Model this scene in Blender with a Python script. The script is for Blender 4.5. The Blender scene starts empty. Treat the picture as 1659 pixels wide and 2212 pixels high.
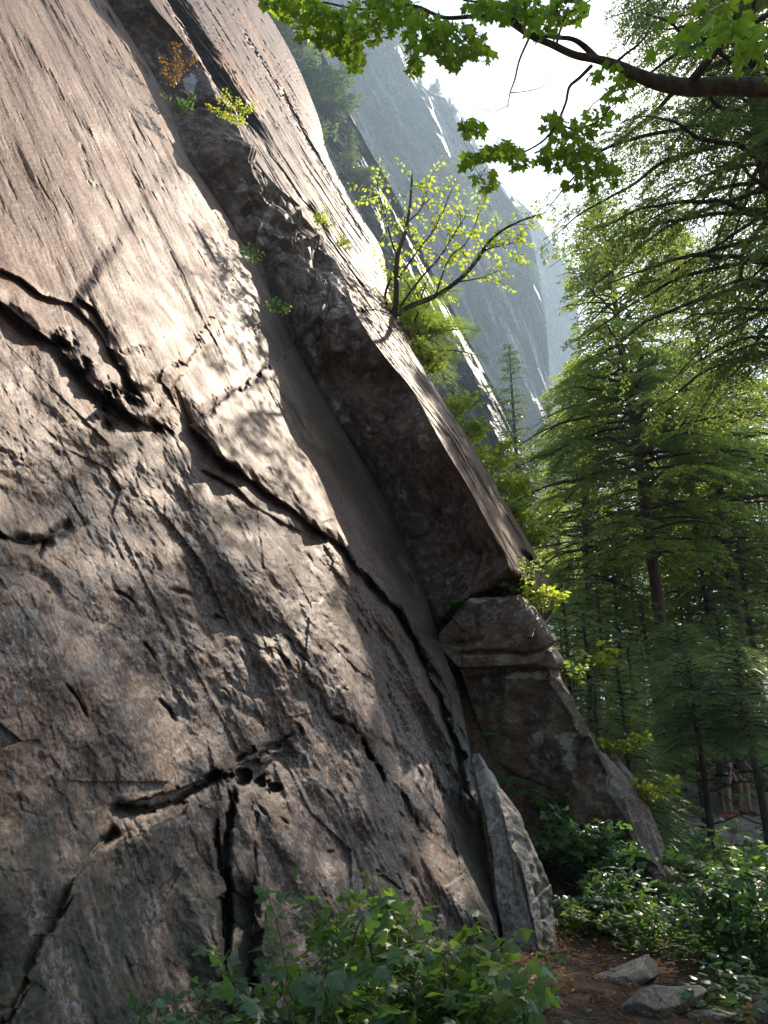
import bpy, math, random
import numpy as np
R = math.radians
# ------------------------------------------------------------------ camera, sky, sun, exposure
scene = bpy.context.scene
col = scene.collection
PITCH = R(18.0)
CAMZ = 1.6
F = 1661.3                       # focal length in units of a 1659 x 2212 picture
cd = bpy.data.cameras.new('camera'); cam = bpy.data.objects.new('camera', cd); col.objects.link(cam)
cam.location = (0, 0, CAMZ); cam.rotation_euler = (R(90) + PITCH, 0, 0)
cd.sensor_fit = 'VERTICAL'; cd.sensor_height = 36; cd.sensor_width = 27; cd.lens = F / 2212 * 36
cd.clip_start = .05; cd.clip_end = 6000
scene.camera = cam
SUN_AZ, SUN_EL = R(35.0), R(45.0)
SUN = np.array([math.sin(SUN_AZ) * math.cos(SUN_EL), math.cos(SUN_AZ) * math.cos(SUN_EL), math.sin(SUN_EL)])
w = bpy.data.worlds.new("World"); scene.world = w; w.use_nodes = True
nt = w.node_tree; bg = nt.nodes['Background']
sky = nt.nodes.new('ShaderNodeTexSky'); sky.sky_type = 'NISHITA'; sky.sun_disc = False
sky.sun_elevation = SUN_EL; sky.sun_rotation = SUN_AZ; sky.air_density = 1.0; sky.dust_density = 1.0; sky.ozone_density = 1.0
nt.links.new(sky.outputs[0], bg.inputs[0]); bg.inputs[1].default_value = 0.085
sl = bpy.data.lights.new('sun', 'SUN'); sl.energy = 5.0; sl.angle = R(0.53); sl.color = (1.0, .86, .69)
so = bpy.data.objects.new('sun', sl); col.objects.link(so)
from mathutils import Vector, Matrix
so.rotation_euler = Vector(SUN).to_track_quat('Z', 'Y').to_euler()
scene.view_settings.view_transform = 'Standard'; scene.view_settings.look = 'None'
scene.view_settings.gamma = 1.0; scene.view_settings.exposure = 1.65
scene.cycles.max_bounces = 8; scene.cycles.diffuse_bounces = 4; scene.cycles.transparent_max_bounces = 8; scene.cycles.diffuse_bounces = 4; scene.cycles.volume_bounces = 0

# ------------------------------------------------------------------ helpers
def ray(u, v):
    u = np.asarray(u, float); v = np.asarray(v, float)
    x = (u - 829.5) / F; y = -(v - 1106) / F
    c, s = math.cos(PITCH), math.sin(PITCH)
    return np.stack([x + 0 * y, c - s * y + 0 * x, s + c * y + 0 * x], -1)
def pt(u, v, t):
    return ray(u, v) * np.asarray(t)[..., None] + np.array([0, 0, CAMZ])
def project(P):
    P = np.asarray(P, float); c, s = math.cos(PITCH), math.sin(PITCH)
    z = P[..., 2] - CAMZ; f = c * P[..., 1] + s * z; up = -s * P[..., 1] + c * z
    return 829.5 + F * P[..., 0] / f, 1106 - F * up / f

_prng = np.random.RandomState(7)
_perm = np.concatenate([_prng.permutation(256)] * 3)
_grad = _prng.normal(size=(256, 3)); _grad /= np.linalg.norm(_grad, axis=1)[:, None]
def pnoise(P, seed=0):
    P = np.asarray(P, float) + seed * 17.37
    i = np.floor(P).astype(int); f = P - i; i &= 255
    u = f * f * f * (f * (f * 6 - 15) + 10)
    out = 0
    for dx in (0, 1):
        wx = u[..., 0] if dx else 1 - u[..., 0]
        a = _perm[i[..., 0] + dx]
        for dy in (0, 1):
            wy = u[..., 1] if dy else 1 - u[..., 1]
            b = _perm[a + i[..., 1] + dy]
            for dz in (0, 1):
                wz = u[..., 2] if dz else 1 - u[..., 2]
                g = _grad[_perm[b + i[..., 2] + dz] & 255]
                d = g[..., 0] * (f[..., 0] - dx) + g[..., 1] * (f[..., 1] - dy) + g[..., 2] * (f[..., 2] - dz)
                out = out + wx * wy * wz * d
    return out * 1.6
def fbm(P, octv=4, gain=.5, seed=0, ridged=False):
    s = 0; a = 1; P = np.asarray(P, float)
    for k in range(octv):
        n = pnoise(P, seed + k)
        if ridged: n = .5 - np.abs(n) * 1.6
        s = s + a * n; a *= gain; P = P * 2.03
    return s
def sstep(x, a=0., b=1.):
    x = np.clip((x - a) / (b - a), 0, 1); return x * x * (3 - 2 * x)
def interp(v, pts):
    """pts: list of (v, value)"""
    p = sorted(pts); xs = [a for a, b in p]; ys = [b for a, b in p]
    r = np.interp(v, xs, ys)
    return r
def polydist(U, V, poly):
    """distance, signed distance (positive: to the right of a line running down the picture), parameter 0..1, end distance"""
    best = np.full(U.shape, 1e9); sd = np.zeros(U.shape); par = np.zeros(U.shape)
    seg = [math.hypot(b[0] - a[0], b[1] - a[1]) for a, b in zip(poly[:-1], poly[1:])]; tot = sum(seg); acc = 0
    for (a, b), L in zip(zip(poly[:-1], poly[1:]), seg):
        dx, dy = (b[0] - a[0]) / L, (b[1] - a[1]) / L
        px, py = U - a[0], V - a[1]
        s = np.clip(px * dx + py * dy, 0, L)
        qx, qy = px - s * dx, py - s * dy
        d = np.hypot(qx, qy)
        side = px * dy - py * dx
        m = d < best
        best = np.where(m, d, best); sd = np.where(m, np.sign(side) * d, sd); par = np.where(m, acc + s, par)
        acc += L
    return best, sd, par / tot, np.minimum(par, tot - par)

class Acc:
    def __init__(s): s.v = []; s.f = {}; s.n = 0; s.att = []
    def add(s, V, Fc, att=0.):
        V = np.asarray(V, float).reshape(-1, 3)
        Fl = Fc if isinstance(Fc, list) and len(Fc) and isinstance(Fc[0], np.ndarray) and Fc[0].ndim == 2 else [np.asarray(Fc, int)]
        for f in Fl:
            s.f.setdefault(f.shape[1], []).append(f + s.n)
        s.v.append(V); s.att.append(np.full(len(V), att) if np.isscalar(att) else att); s.n += len(V)
    def build(s, name, mat, parent=None, smooth=False, base=None, attname=None):
        V = np.concatenate(s.v) if s.v else np.zeros((0, 3))
        if base is not None: V = V - np.asarray(base)
        elif parent is not None: V = V - np.array(parent.location)
        me = bpy.data.meshes.new(name)
        fl = [(k, np.concatenate(a)) for k, a in s.f.items()]
        nl = sum(k * len(a) for k, a in fl); nf = sum(len(a) for k, a in fl)
        me.vertices.add(len(V)); me.vertices.foreach_set('co', V.astype(np.float32).ravel())
        me.loops.add(nl); me.polygons.add(nf)
        me.loops.foreach_set('vertex_index', np.concatenate([a.ravel() for k, a in fl]).astype(np.int32))
        tot = np.concatenate([np.full(len(a), k) for k, a in fl]).astype(np.int32)
        st = np.concatenate([[0], np.cumsum(tot)[:-1]]).astype(np.int32)
        me.polygons.foreach_set('loop_start', st)
        me.polygons.foreach_set('loop_total', tot)
        me.update(calc_edges=True)
        me.polygons.foreach_set('use_smooth', np.full(nf, smooth))
        if attname:
            at = me.attributes.new(attname, 'FLOAT', 'POINT'); at.data.foreach_set('value', np.concatenate(s.att).astype(np.float32))
        me.materials.append(mat)
        o = bpy.data.objects.new(name, me); col.objects.link(o)
        if parent is not None: o.parent = parent
        return o
def tag(o, label=None, cat=None, group=None, kind=None):
    if label: o['label'] = label
    if cat: o['category'] = cat
    if group: o['group'] = group
    if kind: o['kind'] = kind
    return o
def empty(name, loc, label=None, cat=None, group=None):
    o = bpy.data.objects.new(name, None); o.location = tuple(float(a) for a in loc); o.empty_display_size = .2
    col.objects.link(o); return tag(o, label, cat, group)
def copy_tree(o, parent=None):
    c = o.copy(); col.objects.link(c)
    if parent is not None: c.parent = parent
    for ch in list(o.children): copy_tree(ch, c)
    return c
def norm(a):
    a = np.asarray(a, float); return a / (np.linalg.norm(a, axis=-1, keepdims=True) + 1e-12)
def tube(pts, rad, n=8, cap=True):
    P = np.asarray(pts, float); m = len(P); rad = np.broadcast_to(np.asarray(rad, float), (m,))
    T = norm(np.gradient(P, axis=0)); up = np.array([0, 0, 1.]) if abs(T[0][2]) < .9 else np.array([1., 0, 0])
    X = norm(np.cross(T, up)); Y = norm(np.cross(T, X))
    a = np.linspace(0, 2 * math.pi, n, endpoint=False)
    V = P[:, None] + rad[:, None, None] * (np.cos(a)[None, :, None] * X[:, None] + np.sin(a)[None, :, None] * Y[:, None])
    i = np.arange(m - 1)[:, None] * n; j = np.arange(n)[None]; k = (j + 1) % n
    Q = np.stack([i + j, i + k, i + n + k, i + n + j], -1).reshape(-1, 4)
    V = V.reshape(-1, 3)
    fl = [Q]
    if cap:
        V = np.concatenate([V, P[:1], P[-1:]]); jj = np.arange(n); kk = (jj + 1) % n
        fl.append(np.concatenate([np.stack([kk, jj, np.full(n, m * n)], -1), np.stack([(m - 1) * n + jj, (m - 1) * n + kk, np.full(n, m * n + 1)], -1)]))
    return V, fl
def smooth_path(pts, k=6):
    P = np.asarray(pts, float); n = len(P)
    if n < 3: return np.stack([np.linspace(P[0][i], P[-1][i], k + 1) for i in range(P.shape[1])], -1)
    E = np.concatenate([[2 * P[0] - P[1]], P, [2 * P[-1] - P[-2]]]); out = []
    for i in range(n - 1):
        p0, p1, p2, p3 = E[i:i + 4]
        for t in np.linspace(0, 1, k, endpoint=False):
            out.append(.5 * (2 * p1 + (p2 - p0) * t + (2 * p0 - 5 * p1 + 4 * p2 - p3) * t * t + (3 * p1 - p0 - 3 * p2 + p3) * t ** 3))
    out.append(P[-1]); return np.array(out)
def scatter(tv, tf, pos, X, Y, Z, sc):
    """copies of a small template (tv verts, tf list of face arrays) at pos with axes X, Y, Z and scale sc"""
    tv = np.asarray(tv, float); n = len(pos); k = len(tv)
    sc = np.broadcast_to(np.asarray(sc, float), (n,))
    V = pos[:, None] + sc[:, None, None] * (tv[None, :, 0:1] * X[:, None] + tv[None, :, 1:2] * Y[:, None] + tv[None, :, 2:3] * Z[:, None])
    off = (np.arange(n) * k)[:, None, None]
    return V.reshape(-1, 3), [(f[None] + off).reshape(-1, f.shape[1]) for f in tf]
def frame(d, nrm):
    Y = norm(d); X = norm(np.cross(Y, nrm)); Z = np.cross(X, Y); return X, Y, Z

# ------------------------------------------------------------------ materials
class NT:
    def __init__(s, name):
        s.m = bpy.data.materials.new(name); s.m.use_nodes = True; s.t = s.m.node_tree
        s.b = s.t.nodes['Principled BSDF']; s.out = s.t.nodes['Material Output']
    def n(s, typ, **kw):
        nd = s.t.nodes.new(typ)
        for k, v in kw.items(): setattr(nd, k, v)
        return nd
    def set(s, sock, val):
        if hasattr(val, 'is_output'): s.t.links.new(val, sock)
        elif val is not None:
            if isinstance(val, (tuple, list)) and len(val) == 3 and sock.type == 'RGBA': val = (*val, 1)
            sock.default_value = val
    def math(s, op, a, b=0., c=None, clamp=False):
        nd = s.n('ShaderNodeMath', operation=op, use_clamp=clamp); s.set(nd.inputs[0], a); s.set(nd.inputs[1], b)
        if c is not None: s.set(nd.inputs[2], c)
        return nd.outputs[0]
    def dot(s, a, v):
        nd = s.n('ShaderNodeVectorMath', operation='DOT_PRODUCT'); s.set(nd.inputs[0], a); nd.inputs[1].default_value = v; return nd.outputs['Value']
    def vmul(s, a, v):
        nd = s.n('ShaderNodeVectorMath', operation='MULTIPLY'); s.set(nd.inputs[0], a); nd.inputs[1].default_value = v; return nd.outputs[0]
    def comb(s, x, y, z):
        nd = s.n('ShaderNodeCombineXYZ'); s.set(nd.inputs[0], x); s.set(nd.inputs[1], y); s.set(nd.inputs[2], z); return nd.outputs[0]
    def noise(s, vec, scale, detail=4, rough=.55, dist=0.):
        nd = s.n('ShaderNodeTexNoise'); s.set(nd.inputs['Vector'], vec); nd.inputs['Scale'].default_value = scale
        nd.inputs['Detail'].default_value = detail; nd.inputs['Roughness'].default_value = rough; nd.inputs['Distortion'].default_value = dist
        return nd.outputs[0]
    def vor(s, vec, scale, feature='F1'):
        nd = s.n('ShaderNodeTexVoronoi', feature=feature); s.set(nd.inputs['Vector'], vec); nd.inputs['Scale'].default_value = scale; return nd
    def ramp(s, f, lo, hi, a=0., b=1.):
        nd = s.n('ShaderNodeMapRange', clamp=True); s.set(nd.inputs[0], f)
        nd.inputs[1].default_value = lo; nd.inputs[2].default_value = hi; nd.inputs[3].default_value = a; nd.inputs[4].default_value = b
        return nd.outputs[0]
    def mix(s, f, a, b, mode='MIX'):
        nd = s.n('ShaderNodeMix', data_type='RGBA', blend_type=mode); s.set(nd.inputs[0], f); s.set(nd.inputs[6], a); s.set(nd.inputs[7], b); return nd.outputs[2]
    def bump(s, h, strength, dist, prev=None):
        nd = s.n('ShaderNodeBump'); s.set(nd.inputs['Height'], h); nd.inputs['Strength'].default_value = strength
        nd.inputs['Distance'].default_value = dist
        if prev is not None: s.set(nd.inputs['Normal'], prev)
        return nd.outputs[0]

# frame of the great slab: strike S, up-dip T, outward normal N
AZ, DIP = R(25), R(65)
N_ = np.array([math.sin(DIP) * math.cos(AZ), -math.sin(DIP) * math.sin(AZ), math.cos(DIP)])
S_ = np.array([math.sin(AZ), math.cos(AZ), 0.])
T_ = np.cross(N_, S_); T_ = T_ if T_[2] > 0 else -T_
G_ = norm(T_ - .16 * S_)          # direction of the grain on the slab
G2_ = norm(np.cross(N_, G_))

def rock_mat(name, dark=(.075, .06, .052), mid=(.20, .162, .142), pink=(.31, .25, .225), lichen=.5, moss=.35, streak=1., spec=.22, crys=(.40, .28, .205), rust=0., bumpk=1., scale=1., lich_col=(.50, .51, .52)):
    t = NT(name); P = t.n('ShaderNodeNewGeometry').outputs['Position']
    gp = t.comb(t.dot(P, tuple(G2_)), t.dot(P, tuple(G_)), t.dot(P, tuple(N_)))
    large = t.noise(P, .55 * scale, 4, .6); med = t.noise(P, 3.1 * scale, 6, .62)
    fine = t.noise(P, 38 * scale, 5, .68); grain = t.noise(P, 140 * scale, 3, .6)
    st = t.noise(t.vmul(gp, (7.5, .75, 7.5)), 1.1 * scale, 7, .62, .35)
    st2 = t.noise(t.vmul(gp, (30, 3.4, 30)), 1.0 * scale, 4, .6, .3)
    rg = t.n('ShaderNodeAttribute', attribute_name='rough').outputs['Fac']; smooth_k = t.math('SUBTRACT', 1., t.math('MULTIPLY', rg, .75))
    c = t.mix(t.ramp(large, .35, .65) if scale > .5 else t.ramp(t.noise(t.vmul(gp, (2.2, .5, 2.2)), .05, 6, .7), .42, .56), mid, pink)
    c = t.mix(t.math('MULTIPLY', rg, .72), c, (.062, .048, .044))  # rough lower slab darkened to stand for the shade over it
    c = t.mix(t.ramp(t.noise(t.vmul(gp, (1.6, .5, 1.6)), 1., 6, .7), .50, .62, 0, .45), c, dark)
    c = t.mix(t.ramp(med, .40, .72), c, dark if rust < .5 else (.10, .055, .04))
    if streak: c = t.mix(t.math('MULTIPLY', t.ramp(st, .50, .68), .5 * streak), c, dark)
    if streak: c = t.mix(t.math('MULTIPLY', t.ramp(st2, .50, .64), .62 * streak), c, dark); c = t.mix(t.math('MULTIPLY', t.ramp(st2, .46, .34), .35 * streak), c, tuple(x * 1.35 for x in pink))
    if rust: 
        c = t.mix(t.math('MULTIPLY', t.ramp(t.noise(t.vmul(P, (1, 1, .45)), 1.6, 5, .65), .40, .56), rust), c, (.062, .034, .027))
    # crystals and black mineral specks
    c = t.mix(t.ramp(fine, .53, .64, 0, .85), c, (.050, .040, .036)); c = t.mix(t.math('MULTIPLY', t.ramp(fine, .47, .38, 0, .55), t.math('SUBTRACT', 1., t.math('MULTIPLY', rg, .5))), c, crys)
    c = t.mix(t.ramp(grain, .58, .68, 0, .6), c, tuple(x * 1.2 for x in crys))
    lm = t.math('MULTIPLY', t.ramp(t.math('ADD', t.noise(P, 1.4 * scale, 5, .65), t.math('MULTIPLY', rg, .07)), .46, .62), t.ramp(t.noise(t.vmul(gp, (26, 11, 26)), 1. * scale, 5, .72), .47, .60))
    c = t.mix(t.math('MULTIPLY', t.math('MULTIPLY', lm, lichen), t.math('ADD', .5, t.math('MULTIPLY', rg, .45))), c, lich_col)
    c = t.mix(t.math('MULTIPLY', t.math('MULTIPLY', t.ramp(t.noise(P, 26 * scale, 3, .6), .555, .60), rg), t.ramp(t.noise(P, 1.1, 5, .65), .38, .6, .12, .7)), c, (.36, .36, .38))
    at = t.n('ShaderNodeAttribute', attribute_name='tint')
    # tint: 0 none, +1 pale stain, -1 moss, black seepage and painted shade of cracks
    a = at.outputs['Fac']
    c = t.mix(t.ramp(t.math('MULTIPLY', a, t.ramp(t.noise(P, 14, 5, .7), .3, .6, .45, 1.2)), .25, .8, 0, .85), c, (.45, .43, .39))
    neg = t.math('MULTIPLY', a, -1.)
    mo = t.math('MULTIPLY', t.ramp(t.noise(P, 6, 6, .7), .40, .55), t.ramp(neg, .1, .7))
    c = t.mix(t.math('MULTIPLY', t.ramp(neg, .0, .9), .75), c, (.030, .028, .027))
    c = t.mix(t.math('MULTIPLY', mo, moss), c, (.035, .05, .012))
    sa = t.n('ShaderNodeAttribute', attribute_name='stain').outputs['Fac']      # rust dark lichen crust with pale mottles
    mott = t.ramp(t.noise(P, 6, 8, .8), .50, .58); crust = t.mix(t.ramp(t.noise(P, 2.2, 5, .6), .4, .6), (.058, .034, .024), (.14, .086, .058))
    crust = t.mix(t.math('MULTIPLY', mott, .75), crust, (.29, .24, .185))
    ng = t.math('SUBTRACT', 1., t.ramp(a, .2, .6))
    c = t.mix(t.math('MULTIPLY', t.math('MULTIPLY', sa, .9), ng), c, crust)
    og = t.n('ShaderNodeAttribute', attribute_name='orange').outputs['Fac']
    c = t.mix(t.math('MULTIPLY', og, t.ramp(st, .35, .6, .35, .95)), c, (.30, .13, .045))
    # moss on up-facing ledges
    nz = t.n('ShaderNodeSeparateXYZ'); t.set(nz.inputs[0], t.n('ShaderNodeNewGeometry').outputs['Normal'])
    ml = t.math('MULTIPLY', t.ramp(nz.outputs[2], .66, .92), t.ramp(t.noise(P, 4, 5, .65), .5, .62))
    c = t.mix(t.math('MULTIPLY', ml, moss), c, (.06, .085, .02))
    t.set(t.b.inputs['Base Color'], c)
    t.set(t.b.inputs['Roughness'], t.ramp(med, .3, .7, .48, .72)); t.b.inputs['Specular IOR Level'].default_value = spec
    b = t.bump(fine, .6 * bumpk, .008); b = t.bump(med, .3 * bumpk, .03, b)
    if streak: b = t.bump(t.math('MULTIPLY', st, smooth_k), .35 * bumpk * streak, .012, b); b = t.bump(t.math('MULTIPLY', st2, smooth_k), .5 * bumpk * streak, .005, b)
    b = t.bump(grain, .4 * bumpk, .002, b)
    t.set(t.b.inputs['Normal'], b)
    return t.m
def leaf_mat(name, ca, cb, trans, tw=.5, gloss=.35, rough=.4, sc=1.5):
    t = NT(name); g = t.n('ShaderNodeNewGeometry'); P = g.outputs['Position']
    oi = t.n('ShaderNodeObjectInfo')
    f = t.ramp(t.noise(P, sc, 3, .6), .32, .68); f2 = t.ramp(t.noise(P, 23., 2, .5), .3, .7)
    c = t.mix(f, ca, cb); c = t.mix(t.math('MULTIPLY', f2, .45), c, tuple(x * .45 for x in ca))
    k = t.ramp(oi.outputs['Random'], 0, 1, .8, 1.2); c = t.mix(1., c, t.comb(k, k, k), 'MULTIPLY')
    t.set(t.b.inputs['Base Color'], c); t.b.inputs['Roughness'].default_value = rough; t.b.inputs['Specular IOR Level'].default_value = gloss
    tr = t.n('ShaderNodeBsdfTranslucent'); c2 = t.mix(f, trans, tuple(x * .8 for x in trans)); c2 = t.mix(t.math('MULTIPLY', f2, .35), c2, tuple(x * .4 for x in trans))
    t.set(tr.inputs[0], c2)
    mx = t.n('ShaderNodeMixShader'); mx.inputs[0].default_value = tw
    t.t.links.new(t.b.outputs[0], mx.inputs[1]); t.t.links.new(tr.outputs[0], mx.inputs[2]); t.t.links.new(mx.outputs[0], t.out.inputs[0])
    return t.m
def bark_mat(name, a, b, sc=12.):
    t = NT(name); P = t.n('ShaderNodeNewGeometry').outputs['Position']
    n1 = t.noise(t.vmul(P, (1, 1, .25)), sc, 6, .7); n2 = t.noise(P, 2.2, 4, .6)
    c = t.mix(t.ramp(n1, .38, .62), a, b); c = t.mix(t.ramp(n2, .55, .7, 0, .6), c, (.09, .10, .07))
    t.set(t.b.inputs['Base Color'], c); t.b.inputs['Roughness'].default_value = .9; t.b.inputs['Specular IOR Level'].default_value = .2
    t.set(t.b.inputs['Normal'], t.bump(n1, .9, .02)); return t.m
def plain_mat(name, c, c2=None, rough=.8, sc=30., bumpd=.002, spec=.3):
    t = NT(name); P = t.n('ShaderNodeTexCoord').outputs['Object']; n1 = t.noise(P, sc, 5, .6)
    t.set(t.b.inputs['Base Color'], t.mix(t.ramp(n1, .35, .65), c, c2 or tuple(x * .6 for x in c)))
    t.b.inputs['Roughness'].default_value = rough; t.b.inputs['Specular IOR Level'].default_value = spec
    t.set(t.b.inputs['Normal'], t.bump(n1, .5, bumpd)); return t.m
M = {}
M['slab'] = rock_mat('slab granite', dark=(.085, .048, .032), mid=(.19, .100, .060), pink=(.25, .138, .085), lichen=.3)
M['outer'] = rock_mat('buttress granite', dark=(.06, .035, .023), mid=(.145, .076, .043), pink=(.20, .11, .064), lichen=.08, rust=.5, streak=.3, spec=.12, crys=(.30, .19, .125))
M['boulder'] = rock_mat('boulder granite', dark=(.062, .048, .04), mid=(.18, .14, .10), pink=(.27, .22, .165), lichen=.5, rust=.8, streak=.15, moss=.9, bumpk=.9)
M['flake'] = rock_mat('flake granite', dark=(.07, .062, .055), mid=(.21, .19, .17), pink=(.29, .26, .235), lichen=.9, streak=.45, moss=.9)
M['stone'] = rock_mat('stone granite', dark=(.10, .085, .07), mid=(.27, .235, .19), pink=(.36, .32, .27), lichen=.5, streak=0, moss=.2)
M['far'] = rock_mat('far granite', dark=(.045, .045, .05), mid=(.13, .13, .13), pink=(.21, .20, .185), lichen=.2, streak=1., moss=1., scale=.07, bumpk=1.)
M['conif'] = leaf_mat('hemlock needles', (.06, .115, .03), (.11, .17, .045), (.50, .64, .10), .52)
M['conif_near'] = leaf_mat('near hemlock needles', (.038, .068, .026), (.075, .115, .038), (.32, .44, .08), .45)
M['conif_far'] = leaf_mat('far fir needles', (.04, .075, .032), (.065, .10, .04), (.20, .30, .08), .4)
M['cedar'] = leaf_mat('sapling sprays', (.085, .15, .06), (.13, .20, .085), (.42, .62, .12), .42, gloss=1., rough=.3)
M['maple'] = leaf_mat('maple leaf', (.022, .055, .012), (.05, .105, .018), (.36, .56, .035), .6, sc=1.3)
M['birch'] = leaf_mat('small leaf', (.06, .12, .02), (.09, .15, .03), (.42, .60, .08), .55)
M['bright'] = leaf_mat('bright shrub leaf', (.12, .19, .025), (.16, .23, .04), (.66, .80, .08), .62)
M['berry'] = leaf_mat('undergrowth leaf', (.075, .155, .07), (.115, .20, .08), (.26, .50, .09), .42, gloss=.7, rough=.33, sc=2.5)
M['berry2'] = leaf_mat('young undergrowth leaf', (.10, .17, .05), (.15, .22, .06), (.36, .58, .07), .5, gloss=.6, rough=.35, sc=2.5)
M['lime'] = leaf_mat('yellow green leaf', (.12, .16, .015), (.16, .17, .02), (.62, .68, .04), .6)
M['dry'] = leaf_mat('dried leaf', (.22, .11, .03), (.16, .07, .025), (.5, .25, .05), .4)
M['fern'] = leaf_mat('fern frond', (.04, .11, .025), (.06, .14, .035), (.22, .42, .06), .45)
M['bark'] = bark_mat('conifer bark', (.055, .038, .028), (.13, .095, .07))
M['bark_maple'] = bark_mat('maple bark', (.06, .045, .032), (.15, .115, .085), 9.)
M['twig'] = bark_mat('twig bark', (.045, .03, .022), (.11, .075, .05), 30.)
M['stem'] = plain_mat('shrub stem', (.12, .085, .04), (.06, .06, .025))

# ------------------------------------------------------------------ the great slab and the buttress that lies on it
D0 = 2.8
def t_plane(u, v, delta, eps=0.):
    q = -(ray(u, v) @ N_)
    if eps: q = (q + np.sqrt(q * q + 4 * eps * eps)) / 2
    return (D0 - np.asarray(delta)) / q
def curve(pts):                      # pts listed as (u, v) down the picture
    P = smooth_path(np.array(pts, float), 5); return [(p[1], p[0]) for p in P]
CRACK = curve([(90, -300), (150, -150), (232, 0), (300, 108), (360, 212), (402, 330), (466, 428), (520, 518), (560, 585), (612, 695), (680, 820), (742, 930), (820, 1060), (878, 1180), (912, 1270), (938, 1345), (962, 1420), (988, 1490), (1003, 1560), (1020, 1650), (1038, 1750), (1054, 1850), (1068, 1950), (1080, 2050), (1098, 2200), (1130, 2450)])
EDGE = curve([(180, -300), (262, -120), (322, 0), (372, 60), (412, 110), (445, 160), (470, 215), (503, 255), (530, 292), (557, 350), (600, 402), (655, 452), (702, 522), (740, 590), (770, 678), (830, 768), (895, 848), (955, 958), (1015, 1058), (1070, 1162), (1098, 1215), (1108, 1290), (1112, 1380), (1115, 1600)])
SIL = curve([(400, -300), (485, -130), (560, 0), (602, 66), (646, 150), (688, 255), (705, 325), (740, 400), (785, 475), (826, 545), (842, 640), (886, 735), (930, 822), (1005, 935), (1080, 1065), (1140, 1166), (1180, 1250), (1200, 1296), (1186, 1340), (1150, 1380), (1140, 1600)])
def set_attr(o, name, arr):
    at = o.data.attributes.new(name, 'FLOAT', 'POINT'); at.data.foreach_set('value', np.asarray(arr, np.float32).ravel())
def grid_faces(r, c):
    i = np.arange(r - 1)[:, None] * c; j = np.arange(c - 1)[None]
    return np.stack([i + j, i + c + j, i + c + j + 1, i + j + 1], -1).reshape(-1, 4)
def grid_normals(P):
    a = np.gradient(P, axis=0); b = np.gradient(P, axis=1); n = norm(np.cross(b, a)); return n

def cells(P, seed, scale, jitter=.35, tilt=.5):
    """faceted offset: every cell of a 3-D Voronoi pattern gets its own height and tilt"""
    Q = P * scale; base = np.floor(Q).astype(int); best = np.full(Q.shape[:-1], 1e9); val = np.zeros(Q.shape[:-1]); second = best.copy()
    for dx in (-1, 0, 1):
        for dy in (-1, 0, 1):
            for dz in (-1, 0, 1):
                c = base + np.array([dx, dy, dz]); ci = c & 255
                h = _perm[_perm[_perm[ci[..., 0]] + ci[..., 1]] + ci[..., 2]]; h = (h + seed * 31) & 255
                g = _grad[h]; site = c + .5 + g * jitter; d = Q - site; dd = (d * d).sum(-1)
                hv = _grad[(h * 7 + 3) & 255]
                v = hv[..., 0] + tilt * (d * hv).sum(-1)
                second = np.where(dd < best, best, np.minimum(second, dd)); m = dd < best
                val = np.where(m, v, val); best = np.where(m, dd, best)
    return val, np.sqrt(second) - np.sqrt(best)

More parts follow.
